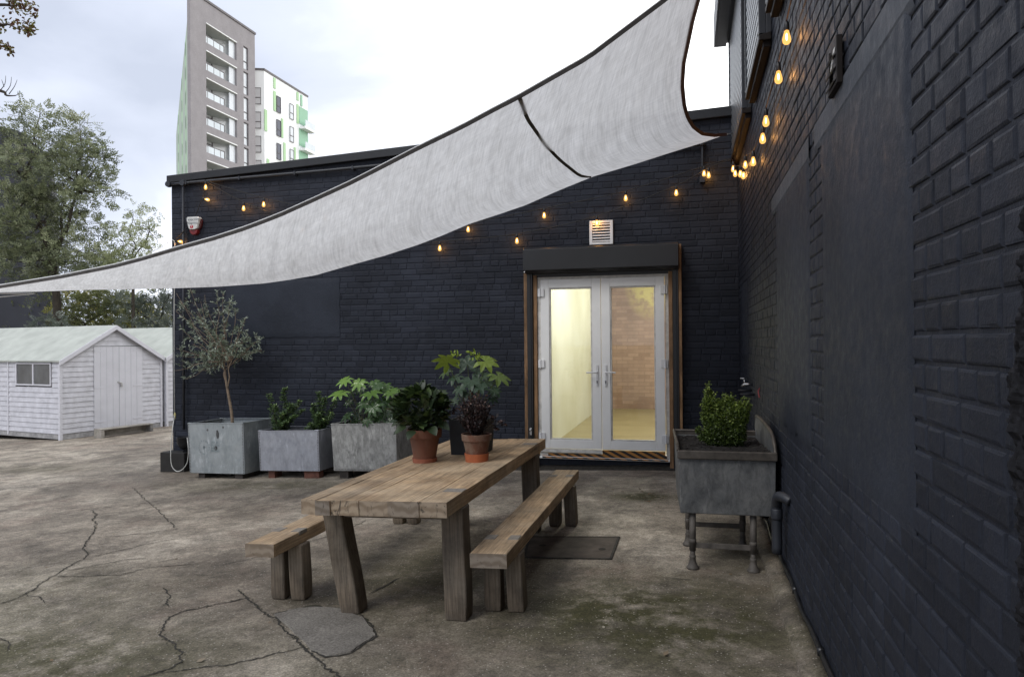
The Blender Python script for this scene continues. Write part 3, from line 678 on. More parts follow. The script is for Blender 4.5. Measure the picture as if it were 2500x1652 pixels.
text('lettering', 'Telecom\nAlarms', .062, Matrix.Translation((P_(476,541)+V((0, -.0765, 0)))) @ RX90, M_INK, ab, .0005, spacing=.78)
m = MB(); m.lathe([(0, .0), (5*px, 0), (5*px, .002), (0, .002)], P_(474,556)+V((0, -.075, 0)), 24, M=Matrix.Rotation(R(90), 3, 'X')); m.build('emblem', simple('red_ink', (.45, .02, .03), .5, .05, 5, bump=0), ab)
text('emblem_letter', 'T', .05, Matrix.Translation((P_(474,556)+V((0, -.0785, 0)))) @ RX90, M_WHITE, ab, .0005)

# white cord hanging at the corner of the building
cdm = simple('white_cord', (.55, .55, .52), .6, .1, 5, bump=0)
ct = MB(); YC = WY-.06
Q = [(425,660),(424,588),(422,584),(419,586)]
ptsc = [onY(x, y, WY-.09) for x, y in ((426,1012),(425,900),(425,760),(426,640),(427,595),(425,588),(420,585))]
ct.tube([p+V((-.0, 0, 0)) for p in ptsc], .0055, 6)
lp = [(426,1012),(421,1050),(418,1085),(417,1120),(421,1140),(433,1150),(447,1144),(457,1128),(460,1105),(459,1085),(457,1070)]
P3 = [onY(x, y, WY-.27) for x, y in lp]; P3[0] = onY(426, 1012, WY-.1); P3[-1] = onY(457, 1068, WY-.16)
from mathutils.geometry import interpolate_bezier
def smoothpath(P, k=6):
    outp = []
    for i in range(len(P)-1):
        p0, p1, p2, p3 = P[max(i-1, 0)], P[i], P[i+1], P[min(i+2, len(P)-1)]
        for t in [j/k for j in range(k)]:
            outp.append(.5*((2*p1)+(-p0+p2)*t+(2*p0-5*p1+4*p2-p3)*t*t+(-p0+3*p1-3*p2+p3)*t**3))
    outp.append(P[-1]); return outp
ct.tube(smoothpath(P3), .006, 6)
o = ct.build('cord', cdm, smooth=True); tag(o, 'white cord looping down beside the left corner of the black building', 'cord')
kn = MB(); k_ = onY(427, 1012, WY-.1); kn.tube([k_+V((0, 0, .03)), k_, k_-V((0, 0, .05))], [.008, .016, .01], 8); kn.build('knot', simple('yellow_tape', (.5, .45, .2), .6), o)

# ------------------------------------------------------------------ right-hand building
rbld = thing('brick_building', (WX, 4.5, 0), 'tall black painted brick wall with shuttered windows high up, along the right of the yard', 'building')
RL = V(rbld.location)
def pr(mb, name, mat, par=None, **k):
    o = mb.build(name, mat, par or rbld, **k)
    if par is None: o.matrix_parent_inverse = Matrix.Translation(-RL)
    return o
ZT = 5.45
mo2 = lambda y, z, d=0: V((WX-d, y, z))
YE = 8.98
p1a, p1b = onX(2226, 820, WX).y, onX(2017, 820, WX).y
p2a, p2b = onX(1979, 820, WX).y, onX(1902, 820, WX).y
zl = 2.385; lz = .115
zbm = onX(2114, 1190, WX).z
panels = [(p1a, p1b, zbm, zl), (p2a, p2b, .98, zl), (7.55, 8.25, 1.35, zl-.3)]
lint = [(p1a-.02, p1b+.12, zl, zl+lz), (p2a-.02, p2b+.2, zl, zl+lz)]
rm_ = MB(); rm_.quad(mo2(YE, -.3), mo2(-3, -.3), mo2(-3, ZT), mo2(YE, ZT)); rm_.quad(V((WX, YE, -.3)), V((WX, YE, ZT)), V((8, YE, ZT)), V((8, YE, -.3)))
rm_.quad(V((WX, -3, -.3)), V((8, -3, -.3)), V((8, -3, ZT)), V((WX, -3, ZT))); rm_.quad(V((8, -3, -.3)), V((8, YE, -.3)), V((8, YE, ZT)), V((8, -3, ZT)))
c5 = onX(2224, 813.8, WX).z % .075
bricks(rm_, .2, YE, c5-.075, ZT-.2, mo2, panels+lint, depth=.0052, hdr=lambda r: r % 2 == 1, seed=11, joint=.009, minor=.0016)
pr(rm_, 'wall', M_PAINT)
for i, (a, b, z0, z1) in enumerate(panels):
    m = MB(); ny, nz = 44, 44; vs = []; a -= .035; b += .035
    for j in range(ny+1):
        for k in range(nz+1):
            y = a+(b-a)*j/ny; z = z0+(z1-z0)*k/nz
            if k == 0: z += .03*mnoise.noise(V((y*7, 3, i)))-(.03 if i == 0 else 0)
            if j in (0, ny): y += .006*mnoise.noise(V((z*11, j, i)))
            ed = j in (0, ny) or k in (0,)
            vs.append(mo2(y, z, .003 if ed else .0095+.0035*mnoise.noise(V((y*4, z*3, i)))+.0012*mnoise.noise(V((y*21, z*21, i)))))
    m.add(vs, [(j*(nz+1)+k, j*(nz+1)+k+1, (j+1)*(nz+1)+k+1, (j+1)*(nz+1)+k) for j in range(ny) for k in range(nz)], .5)
    tag(pr(m, 'rendered_panel', M_PAINT2, smooth=True), label='smooth rendered infill of a bricked up opening')
for (a, b, z0, z1) in lint:
    m = MB(); n_ = 30; vs = []; a -= .06; b += .05
    for j in range(n_+1):
        y = a+(b-a)*j/n_
        for k, (z, d) in enumerate(((z0-.012+.012*mnoise.noise(V((y*9, 0, 1))), .006), (z0+.01, .0125), (z1-.008, .0125), (z1+.004, .003))): vs.append(mo2(y, z, d))
    m.add(vs, [(j*4+k, j*4+k+1, (j+1)*4+k+1, (j+1)*4+k) for j in range(n_) for k in range(3)], .5)
    pr(m, 'lintel', M_LINTEL)
ev = MB(); e1 = onY(1743, 117, YE+.02); e2 = onY(1773, 117, YE+.02)
ev.bb((e1.x, -3, e1.z), (e1.x+.02, YE+.02, e1.z+.35)); ev.bb((e1.x+.02, -3, e1.z), (e2.x, YE+.02, e1.z+.03)); ev.bb((e2.x, -3, e1.z+.03), (WX, YE+.0, e1.z+.06))
pr(ev, 'eaves', M_TRIMGREY, bevel=.004)
ev.v = []; rf2 = MB(); rf2.quad(V((e1.x, -3, e1.z+.35)), V((8, -3, e1.z+.6)), V((8, YE, e1.z+.6)), V((e1.x, YE, e1.z+.35))); pr(rf2, 'roof', M_SLATE)
# shuttered windows
XO = .486
zs = onX(1819, 235, XO).z
wins = [(onX(1811, 262, XO).y, YE-.03), (onX(1852, 88, XO).y, onX(1819, 235, XO).y), (onX(1868, 35, XO).y-1.5, onX(1868, 35, XO).y)]
XC = .507
for (a, b) in wins:
    m = MB(); m.bb((XC-.02, a, zs+.02), (XC+.03, a+.05, ZT-.05)); m.bb((XC-.02, b-.03, zs+.02), (XC+.03, b, ZT-.05)); m.bb((XC+.03, a, zs+.02), (WX-.005, a+.03, ZT-.05)); m.bb((XC+.03, b-.03, zs+.02), (WX-.005, b, ZT-.05))
    m.bb((XC-.018, a+.05, ZT-.16), (XC+.028, b-.03, ZT-.052)); m.bb((XC-.018, a+.05, zs+.002), (XC+.028, b-.03, zs+.03))
    wo = pr(m, 'window', M_TRIMGREY, bevel=.004)
    sh = MB(); z = zs+.03; 
    while z < ZT-.1:
        sh.prism([V((XC+.02, a+.05, z)), V((XC-.006, a+.05, z+.016)), V((XC-.009, a+.05, z+.05)), V((XC+.02, a+.05, z+.066))], (0, 0, 0), (0, b-a-.08, 0)); z += .075
    pr(sh, 'shutter', M_SHUT, wo)
    si = MB(); si.hexa([V((XO-.0, a-.03, zs-.035)), V((WX-.01, a-.03, zs-.035)), V((WX-.01, b+.0, zs-.035)), V((XO-.0, b, zs-.035))], [V((XO-.0, a-.03, zs)), V((WX-.01, a-.03, zs+.02)), V((WX-.01, b, zs+.02)), V((XO-.0, b, zs))])
    si.bb((XO+.03, a+.0, zs-.075), (WX-.01, b-.02, zs-.033)); pr(si, 'sill', M_BROWN, wo, bevel=.004)
# hopper vent on the right wall (stays a thing of its own)
va, vb = onX(2065, 150, WX), onX(2034, 200, WX)
hv = thing('air_vent', (WX-.012, onX(2052, 170, WX).y-.01, onX(2050, 170, WX).z), 'narrow brown framed louvred vent with torn cover high on the right wall', 'vent')
hw = abs(vb.y-va.y)/2; zt_, zb_ = onX(2062, 105, WX).z-hv.location.z, onX(2040, 232, WX).z-hv.location.z; zt_ = .09; zb_ = -.09
m = MB(); dpt = .022; hw *= .8
m.bb((-dpt, -hw, zb_), (0, -hw+.022, zt_)); m.bb((-dpt*.7, hw-.015, zb_), (0, hw, zt_)); m.bb((-dpt, -hw+.022, zb_), (0, hw-.015, zb_+.02)); m.bb((-dpt*.5, -hw+.022, zt_-.02), (0, hw-.015, zt_))
m.build('frame', M_BROWN, hv, bevel=.003)
for k in range(3):
    s_ = MB(); s_.box((-.012, 0, zb_+.04+k*.048), (.005, 2*hw-.04, .062), Matrix.Rotation(R(35), 3, 'Y')); s_.build('slat', simple('dull_grey_slat', (.11, .105, .105), .6), hv)
rg = MB(); 
for k in range(5): rg.leafq(V((-.02, -hw+.04+k*.012, zt_-.03-.012*k)), V((-.2, .3, -.6)), V((-1, 0, .2)), .04, .025)
tag(rg.build('torn_cover', M_PVCD, hv), label='torn pale scrap hanging in the vent')
# pipe elbow, taps, cable on the right wall
ep = onX(1925, 1207, WX-.05); eb = V((WX-.06, 0, 0)); 
pe = MB(); x_ = WX-.065; y1 = onX(1897, 1342, x_); 
pe.tube(smoothpath([V((WX, y1.y-.14, y1.z+.33)), V((WX-.03, y1.y-.11, y1.z+.345)), V((WX-.06, y1.y-.06, y1.z+.34)), V((x_, y1.y-.02, y1.z+.30)), V((x_, y1.y, y1.z+.24)), V((x_, y1.y, y1.z-.02))], 5), .031, 14)
pe.lathe([(.034, -.03), (.036, -.02), (.036, .03), (.034, .035)], (x_, y1.y, y1.z+.22), 14)
pr(pe, 'waste_pipe', M_TRIMGREY, smooth=True)
tp = thing('water_tap', onX(1845, 960, WX), 'old wall tap with capped pipe stubs low on the right wall behind the sink planter', 'tap')
T0 = V(tp.location)
def tpb(mb, name, mat, **k): o = mb.build(name, mat, tp, **k); o.matrix_parent_inverse = Matrix.Translation(-T0); return o
q1, q2, q3 = onX(1838, 953, WX-.02), onX(1840, 962, WX-.02), onX(1862, 990, WX-.01)
for (xa, xb, y_) in ((1810, 1838, 953), (1824, 1844, 963)):
    m = MB(); a = onX(xb, y_, WX-.0); m.tube([V((WX, a.y, a.z)), V((WX-.13, a.y+.02, a.z))], .011, 8); tpb(m, 'pipe_stub', M_SLATE, smooth=True)
m = MB(); a = onX(1838, 938, WX); m.tube([V((WX, a.y, a.z)), V((WX-.07, a.y+.02, a.z+.0)), V((WX-.10, a.y+.03, a.z-.02))], [.014, .016, .01], 8); m.tube([V((WX-.07, a.y+.02, a.z)), V((WX-.075, a.y+.02, a.z+.05))], [.01, .006], 8); m.box((WX-.078, a.y+.02, a.z+.055), (.07, .015, .01))
tpb(m, 'tap_head', M_CHROME, smooth=True)
m = MB(); a = onX(1857, 955, WX); m.tube(smoothpath([V((WX-.004, a.y, a.z+.03)), V((WX-.02, a.y-.01, a.z)), V((WX-.012, a.y-.03, a.z-.05))]), .006, 6); tpb(m, 'red_wire', simple('red_paint', (.3, .05, .05), .6), smooth=True)
cb = MB(); pts = []
for i in range(60):
    y = .5+i*.14; pts.append(V((WX-.016-.004*math.sin(i*1.3), y, .115+.012*math.sin(i*.7))))
cb.tube(pts, .011, 7); 
for i in range(3, 60, 6): cb.box(pts[i]+V((.0, 0, 0)), (.03, .02, .034))
pr(cb, 'wall_cable', M_BLACK, smooth=True)
# broken, flaking edge of the render at the near end of the wall
ic = MB(); ya, yb = onX(2560, 826, WX).y, onX(2448, 826, WX).y; ny, nz = 60, 150; vs = []
for i in range(ny+1):
    for k in range(nz+1):
        z = .72+(1.78-.72)*k/nz; t = i/ny; edge_ = .62+.25*mnoise.noise(V((z*4, 0, 3)))+.16*mnoise.noise(V((z*17, 0, 8)))-1.6*abs(z-1.25)**2.2
        d = .012+.011*mnoise.noise(V((t*6, z*30, 1)))+.008*mnoise.noise(V((t*14, z*70, 4))) if t < edge_ else -.004
        vs.append(mo2(ya+(yb-ya)*t, z, d))
ic.add(vs, [(i*(nz+1)+k, i*(nz+1)+k+1, (i+1)*(nz+1)+k+1, (i+1)*(nz+1)+k) for i in range(ny) for k in range(nz)], .5)
tag(pr(ic, 'broken_render', simple('flaking_dark_render', (.012, .012, .014), .8, .6, 30, bump=.8, spec=.15)), label='rough broken strip of dark render')

# ------------------------------------------------------------------ table and benches
def board(mb, x0, x1, y0, y1, z0, z1, seed, rnd=None, wav=.003, endm=1):
    """a plank as a subdivided, slightly wavy bar with separate end grain"""
    r = random.Random(seed); n = 14; vs = []; rnd = r.random() if rnd is None else rnd
    for i in range(n+1):
        y = y0+(y1-y0)*i/n
        for k, (x, z) in enumerate(((x0, z0), (x1, z0), (x1, z1), (x0, z1))):
            vs.append((x+wav*mnoise.noise(V((y*2.5, k, seed))), y, z+wav*.6*mnoise.noise(V((y*3, k+5, seed)))))
    fs = [(i*4+k, i*4+(k+1) % 4, (i+1)*4+(k+1) % 4, (i+1)*4+k) for i in range(n) for k in range(4)]
    fs = [f[::-1] for f in fs]
    mb.add(vs, fs, rnd, 0); b = len(vs)-4
    mb.add([vs[0], vs[1], vs[2], vs[3]], [(0, 1, 2, 3)], r.random(), endm); mb.add(vs[b:], [(3, 2, 1, 0)], r.random(), endm)
TX0, TX1, TY0, TY1, TZ = -2.085, -1.222, 3.565, 6.09, .68
tb = thing('picnic_table', (TX1-.43, TY0, gz(-1.65)), 'long thick-topped weathered oak table with chunky legs in the middle of the yard', 'table', (0, -.030, R(-.6)))
zt = TZ-gz(-1.65)-.012; TH_ = .082
m = MB(); xw = [-.43, -.335, -.245, -.16, -.075, .095, .275, .43]
cut = [.012, -.006, .004, 0, .004, -.003, .002]
for i in range(len(xw)-1): board(m, xw[i]+.0006, xw[i+1]-.0006, 0+cut[i], TY1-TY0-cut[i]*.5, zt-TH_, zt+[0, -.002, .001, 0, -.001, .0015, 0][i], 20+i, rnd=[.3, .55, .2, .6, .75, .9, .65][i])
m.build('tabletop', [M_WY, M_END], tb, bevel=.0022)
def post(w, d, h, seed, lean=(0, 0), twist=0):
    mb = MB(); vs = []; n = 10; 
    for i in range(n+1):
        t = i/n; z = h*t; k = 1-.10*(1-t)*0+.0
        for q, (x, y) in enumerate(((-w/2, -d/2), (w/2, -d/2), (w/2, d/2), (-w/2, d/2))):
            s_ = .004*mnoise.noise(V((z*3, q, seed)))
            kk = 1-.07*max(0, 1-t*9)
            vs.append((x*kk+s_+lean[0]*t, y*kk+s_+lean[1]*t, z))
    fs = [(i*4+k, i*4+(k+1) % 4, (i+1)*4+(k+1) % 4, (i+1)*4+k) for i in range(n) for k in range(4)]
    mb.add(vs, fs+[(3, 2, 1, 0), (n*4, n*4+1, n*4+2, n*4+3)]); return mb
LT = zt-TH_
for nm, lx, ly, lean, w in (('leg', .368, .31, (0, .0), .134), ('leg', -.285, .32, (-.095, -.02), .125), ('leg', .366, 2.2, (0, 0), .13), ('leg', -.33, 2.22, (-.03, 0), .12)):
    o = post(w, .13, LT-.001, int(lx*100+ly*10)+50, lean).build(nm, M_WZ, tb, bevel=.012, seg=3); o.location = (lx, ly, 0)
for nm, a, b in (('cross_rail', (-.32, .27, LT-.075), (.295, .33, LT-.004)), ('cross_rail', (-.32, 2.17, LT-.075), (.295, 2.23, LT-.004))):
    m = MB(); m.bb(a, b); m.build(nm, M_WX, tb, bevel=.004)
m = MB(); m.bb((-.03, .33, LT-.07), (.03, 2.17, LT-.004)); m.build('long_rail', M_WY, tb, bevel=.004)
M_TEN = simple('grey_tenon_end', (.22, .195, .165), .85, .3, 30, bump=.4)
for x, y in ((.365, .31), (.365, 2.2)):
    m = MB(); m.bb((x-.055, y-.045, zt-.02), (x+.062, y+.045, zt+.003)); m.build('tenon', M_TEN, tb, bevel=.003)
def bench(cx, y0, y1, w, zs_, label, seed):
    g0 = gz(cx); t = thing('bench', (cx, y0, g0), label, 'bench', (0, -SL, 0), 'benches at the oak table')
    m = MB(); h = zs_-g0; board(m, -w/2, w/2, 0, y1-y0, h-.078, h, seed, rnd=.55, wav=.004); m.build('seat', [M_WY, M_END], t, bevel=.006)
    for yy in (.33, y1-y0-.29):
        for s_ in (-1, 1):
            o = post(.098, .11, h-.0785, seed+int(yy*7)+s_, (-s_*.006, 0)).build('leg', M_WZ, t, bevel=.011, seg=3); o.location = (s_*.069, yy, 0)
            m = MB(); m.bb((s_*.069-.034, yy-.05, h-.02), (s_*.069+.03, yy+.045, h+.0035)); m.build('tenon', M_TEN, t, bevel=.003)
        m = MB(); m.bb((-.1, yy-.025, h-.13), (.1, yy+.025, h-.082)); m.build('cross_rail', M_WX, t, bevel=.004)
    return t
b1 = bench(-1.045, 3.70, 6.27, .205, .385, 'weathered oak bench on the right side of the table, next to the steel cover plate', 3)
b2 = bench(-2.45, 3.73, 6.25, .19, .345, 'weathered oak bench on the left side of the table, mostly hidden behind it', 9)

# ------------------------------------------------------------------ galvanised planters
def tank(cx, yf, w, d, ztop_, zbot, label, mat, rivets, rotz, supports, taper=.97):
    g0 = gz(cx); t = thing('metal_planter', (cx, yf+d/2, g0), label, 'planter', (0, -SL*.9, rotz), 'riveted galvanised tanks along the black wall')
    zt_, zb_ = ztop_-g0, zbot-g0; th = .006; k = taper
    def ring(hw, hd, z): return [V((-hw, -hd, z)), V((hw, -hd, z)), V((hw, hd, z)), V((-hw, hd, z))]
    m = MB(); A = ring(w/2*k, d/2*k, zb_); B = ring(w/2, d/2, zt_); Ci = ring(w/2-th, d/2-th, zt_); Di = ring(w/2*k-th, d/2*k-th, zb_+.01)
    vs = A+B+Ci+Di; fs = [(3, 2, 1, 0), (12, 13, 14, 15)]
    for q in (0, 4, 8): fs += [(q+i, q+(i+1) % 4, q+4+(i+1) % 4, q+4+i) for i in range(4)]
    m.add(vs, fs, .5); m.build('tank', mat, t, bevel=.004)
    r_ = MB(); e_ = .028
    for a, b in ((( -w/2-.004, -d/2-.006), (w/2+.004, -d/2+e_)), ((-w/2-.004, d/2-e_), (w/2+.004, d/2+.004)), ((-w/2-.004, -d/2+e_), (-w/2+e_, d/2-e_)), ((w/2-e_, -d/2+e_), (w/2+.004, d/2-e_))):
        r_.bb((a[0], a[1], zt_-.002), (b[0], b[1], zt_+.005))
    for sx_ in (-1, 1):
        for sy_ in (-1, 1): r_.bb((sx_*(w/2-.002), sy_*(d/2-.002), zt_+.005), (sx_*(w/2-.055), sy_*(d/2-.035), zt_+.011))
    r_.build('rim', mat, t, bevel=.002)
    rv = MB(); n = int((zt_-zb_)/.0195)
    def riv(p, ax):
        R_ = Matrix.Rotation(R(90), 3, 'X') if ax == 'y' else Matrix.Rotation(R(90), 3, 'Y')
        s = 1 if ax == 'y' else 1
        rv.lathe([(.0066, -.001), (.0056, .003), (0, .005)], p, 6, M=R_)
    if 'v' in rivets:
        for i in range(n):
            z = zb_+.015+i*.0195; f = (z-zb_)/(zt_-zb_); kk = k+(1-k)*f
            for s_ in (-1, 1): riv(V((s_*(w/2*kk-.014), -d/2*kk-.0005, z)), 'y')
    if 'h' in rivets:
        for i in range(int(w*.95/.02)): riv(V((-w/2*k+.02+i*.02, -d/2*k-.001, zb_+.018)), 'y')
    rv.build('rivets', M_RIV, t)
    so_ = MB(); so_.quad(*[p for p in ring(w/2-.01, d/2-.01, zt_-.06)]); so_.build('soil', M_SOIL, t)
    for (x0, x1, y0, y1, mt) in supports:
        s_ = MB(); s_.bb((x0, y0-d/2, -.02), (x1, y1-d/2, zb_-.001)); s_.build('support_block', mt, t, bevel=.004)
    return t
yf = 8.04
def fx(x, y, Y): p = onY(x, y, Y); return p
a, b, c, d_ = fx(459, 1034, yf), fx(605, 1032.6, yf), fx(468, 1156, yf), fx(612, 1156, yf)
t1_ = tank((a.x+b.x)/2+.01, yf, b.x-a.x, .62, (a.z+b.z)/2, (c.z+d_.z)/2, 'pale bluish galvanised tank with stencilled lettering, holding the olive tree', M_GALV, 'v', R(-5), [(-.32, -.22, .03, .5, M_BRKD), (.26, .38, .03, .5, M_BRKD), (-.05, .05, .2, .5, M_BRKD)], .985)
t1x = (a.x+b.x)/2; t1z = (a.z+b.z)/2
stencil = simple('faded_stencil', (.22, .27, .285), .6, .5, 90, bump=0)
hT = (a.z+b.z)/2-gz((a.x+b.x)/2)
def st_(body, size, x, z, al='LEFT'): return text('stencil_lettering', body, size, Matrix.Translation((x, -.62/2*.992-.0035, hT+z)) @ RX90, stencil, t1_, .0003, al)
st_('LIST 24\nISO-CALL\nBALL\nBRASSO', .036, -.075, -.30)
for k in range(16):
    a_ = k/16*2*math.pi; ch = 'EASTON  MANUFACT'[k]
    if ch != ' ': text('stencil_lettering', ch, .034, Matrix.Translation((-.19+.083*math.sin(a_), -.62/2*.992-.0035, hT-.31+.083*math.cos(a_))) @ RX90 @ Matrix.Rotation(-a_, 4, 'Z'), stencil, t1_, .0003)
sm = MB(); 
for k in range(6):
    a_ = k*math.pi/3; sm.box((-.19, -.62/2*.992-.0035, hT-.31), (.045, .0008, .005), Matrix.Rotation(a_, 3, 'Y'))
sm.build('stencil_star', stencil, t1_)
hl = MB()
for x, z in ((-.125, -.085), (.125, -.05), (.03, -.10)): hl.lathe([(0, .0015), (.013, .0015), (.016, 0)], (x, -.62/2*.995-.001, hT+z), 12, M=Matrix.Rotation(R(90), 3, 'X'))
hl.lathe([(0, .001), (.02, .001)], (.035, -.62/2*.993-.0035, hT-.145), 16, M=Matrix.Rotation(R(90), 3, 'X') @ Matrix.Diagonal((1, 2.6, 1))); hl.lathe([(0, .001), (.022, .001)], (-.0, -.62/2*.988-.004, hT-.32), 16, M=Matrix.Rotation(R(90), 3, 'X') @ Matrix.Diagonal((1, 1.4, 1)))
hl.build('bung_holes', simple('grey_filler', (.10, .10, .10), .6), t1_)
a, b, c, d_ = fx(633, 1051.5, yf), fx(784, 1052, yf), fx(636, 1148, yf), fx(786, 1151, yf)
t2_ = tank((a.x+b.x)/2, yf, b.x-a.x, .52, (a.z+b.z)/2, (c.z+d_.z)/2, 'low bright galvanised tank with two small evergreen shrubs, standing on loose bricks', M_GALV2, 'v', R(-2), [(-.33, -.24, .04, .2, M_BRK), (-.03, .07, .3, .45, M_BRKD), (.19, .40, .03, .14, M_BRK)], .985)
t2x = (a.x+b.x)/2; t2z = (a.z+b.z)/2
yf3 = 8.02
a, b, c, d_ = fx(812, 1034, yf3), fx(974, 1040, yf3), fx(819, 1148, yf3), fx(974, 1152, yf3)
t3_ = tank((a.x+b.x)/2, yf3, b.x-a.x, .6, (a.z+b.z)/2+.01, (c.z+d_.z)/2, 'dull streaked galvanised tank with a big-leaved plant, rivets along its bottom edge', M_GALV3, 'h', R(-2), [(-.36, -.24, .03, .15, M_BRKD), (.2, .32, .03, .2, M_BRKD)], .97)
t3x = (a.x+b.x)/2; t3z = (a.z+b.z)/2

# ------------------------------------------------------------------ sink planter
M_SKLEG = simple('rusty_zinc_tube', (.095, .085, .075), .6, .4, 14, 0, bump=.3, spec=.3)
SY = 4.88; sk = thing('sink_planter', (.225, SY, 0), 'deep dull metal sink on tubular legs used as a planter, beside the right wall', 'planter', (0, R(.4), R(3)))
w, d, zt_, zb_ = .615, .86, .79, .375
m = MB(); th = .012
def ring4(x0, x1, y0, y1, z): return [V((x0, y0, z)), V((x1, y0, z)), V((x1, y1, z)), V((x0, y1, z))]
vs = ring4(-w/2+.012, w/2-.004, .012, d-.01, zb_)+ring4(-w/2, w/2, 0, d, zt_)+ring4(-w/2+th, w/2-th, th, d-th, zt_)+ring4(-w/2+th*2, w/2-th*2, th*2, d-th*2, zb_+.02)
fs = [(3, 2, 1, 0), (12, 13, 14, 15)]
for q in (0, 4, 8): fs += [(q+i, q+(i+1) % 4, q+4+(i+1) % 4, q+4+i) for i in range(4)]
m.add(vs, fs, .5); m.build('basin', M_SINK, sk, bevel=.014, seg=3)
m = MB(); m.bb((-w/2-.008, -.022, zt_-.052), (w/2+.006, .004, zt_+.004)); m.build('front_apron', M_SINKR, sk, bevel=.007, seg=3)
m = MB(); m.tube([V((-w/2-.002, 0, zt_)), V((-w/2-.002, .04, zt_+.02)), V((-w/2-.002, .1, zt_+.028)), V((-w/2-.002, d, zt_+.03))], .011, 8); m.tube([V((-w/2, d, zt_+.03)), V((w/2, d, zt_+.03))], .01, 8)
m.bb((-w/2-.006, .02, zt_-.01), (-w/2+.004, d, zt_+.03)); m.bb((-w/2, d-.006, zt_-.01), (w/2, d+.004, zt_+.03)); m.build('rim', M_SINKR, sk, smooth=False)
# raised curved splashback on the wall side
prof = [V((0, .0, zt_)), V((0, .06, zt_+.07)), V((0, .17, zt_+.12)), V((0, .4, zt_+.15)), V((0, .68, zt_+.165)), V((0, .83, zt_+.162)), V((0, .86, zt_+.13)), V((0, .86, zt_)),]
m = MB(); m.prism(prof, (w/2-.012, 0, -.01), (w/2, 0, -.01)); m.build('splashback', M_SINK, sk)
m = MB(); m.tube(smoothpath([p+V((w/2-.004, 0, -.01)) for p in prof[:-1]], 4), .0125, 8); m.build('rolled_edge', M_SINKR, sk, smooth=True)
lgx = ((-.22, -.0), (.175, 0.))
for (x, y) in ((-.215, .06), (.172, .06), (-.215, .62), (.172, .62)):
    m = MB(); m.tube([V((x, y, .12)), V((x, y, zb_))], .0215, 12); m.tube([V((x, y, .035)), V((x, y, .14))], .017, 12)
    m.lathe([(.0215, .17), (.0245, .172), (.0245, .195), (.0215, .197)], (x, y, .0), 14)
    m.lathe([(.041, 0), (.042, .01), (.032, .02), (.0235, .045), (.020, .07), (.0225, .075), (.0225, .085), (.017, .09)], (x, y, 0), 16)
    m.build('leg', M_SKLEG, sk, smooth=True)
for y, z in ((.06, .155), (.62, .155)):
    m = MB(); m.bb((-.215, y-.006, z-.018), (.172, y+.006, z+.018)); m.build('cross_bar', M_SKLEG, sk, bevel=.003)
m = MB(); m.tube([V((-.0+.235, .3, .33)), V((.235, .3, zb_+.01))], .045, 12); m.build('waste_outlet', M_SINKR, sk, smooth=True)
m = MB(); m.tube([V((.235, .3, .34)), V((.30, .34, .30))], .022, 10); m.build('waste_trap', M_SLATE, sk, smooth=True)
m = MB(); sr = random.Random(9)
n_ = 22
vs = [];
for i in range(n_+1):
    for j in range(n_+1): vs.append(V((-w/2+.02+(w-.04)*i/n_, .02+(d-.04)*j/n_, zt_-.012+.016*mnoise.noise(V((i*.7, j*.7, 1)))+sr.uniform(-.004, .004))))
m.add(vs, [(i*(n_+1)+j, (i+1)*(n_+1)+j, (i+1)*(n_+1)+j+1, i*(n_+1)+j+1) for i in range(n_) for j in range(n_)])
for i in range(500):
    p = V((sr.uniform(-w/2+.03, w/2-.03), sr.uniform(.03, d-.03), zt_-.005)); a = sr.uniform(0, 6.3); m.leaf2(p, V((math.cos(a), math.sin(a), sr.uniform(0, .5))), V((sr.uniform(-.4, .4), sr.uniform(-.4, .4), 1)), sr.uniform(.01, .03), sr.uniform(.006, .014))
m.build('soil', M_SOIL, sk)

# ------------------------------------------------------------------ plants
def ell_pts(n, c, r, rad=1., r2=rng, shell=.55):
    o = []
    while len(o) < n:
        p = V((r2.uniform(-1, 1), r2.uniform(-1, 1), r2.uniform(-1, 1)))
        l = p.length
        if l > 1 or l < shell*r2.random(): continue
        o.append(V((c[0]+p.x*r[0], c[1]+p.y*r[1], c[2]+p.z*r[2])))
    return o
def rdir(r2=rng, up=0.): 
    v = V((r2.gauss(0, 1), r2.gauss(0, 1), r2.gauss(0, 1)+up)); return v.normalized()
M_BARK = simple('grey_brown_bark', (.20, .15, .105), .9, .4, 20, bump=.8, bscale=50)
M_BARK2 = simple('dark_bark', (.035, .028, .02), .9, .4, 10, bump=.6)
def finish(root, mb, name, mat, **k):
    o = mb.build(name, mat, root, **k); o.matrix_parent_inverse = Matrix.Translation(-V(root.location)); return o

# olive tree in the first tank
M_OL = leaf('olive_leaf', [(0., (.08, .105, .065)), (.5, (.19, .235, .165)), (.85, (.36, .42, .33)), (1., (.52, .57, .48))], .45, .2)
ob = onY(567.5, 1034, 8.33)
ot = thing('olive_tree', (ob.x, 8.33, t1z-.06), 'small olive tree with a bare stem and loose grey-green crown, in the bluish tank', 'tree')
tr = MB(); PX = 8.33
def O_(x, y, dY=0): return onY(x, y, PX+dY)
stem = smoothpath([O_(568,1040), O_(565,1005), O_(558,965), O_(552,930), O_(549,905)], 4)
tr.tube(stem, [float(np.interp(i, [0, len(stem)-1], [.021, .015])) for i in range(len(stem))], 9)
tr.tube(smoothpath([O_(556,945,-.01), O_(560,920,-.02), O_(558,900,-.02), O_(566,880,-.02)], 4), .008, 7); tr.tube(smoothpath([O_(553,935,.01), O_(546,915,.015), O_(549,898,.02), O_(540,880,.03)], 4), .008, 7)
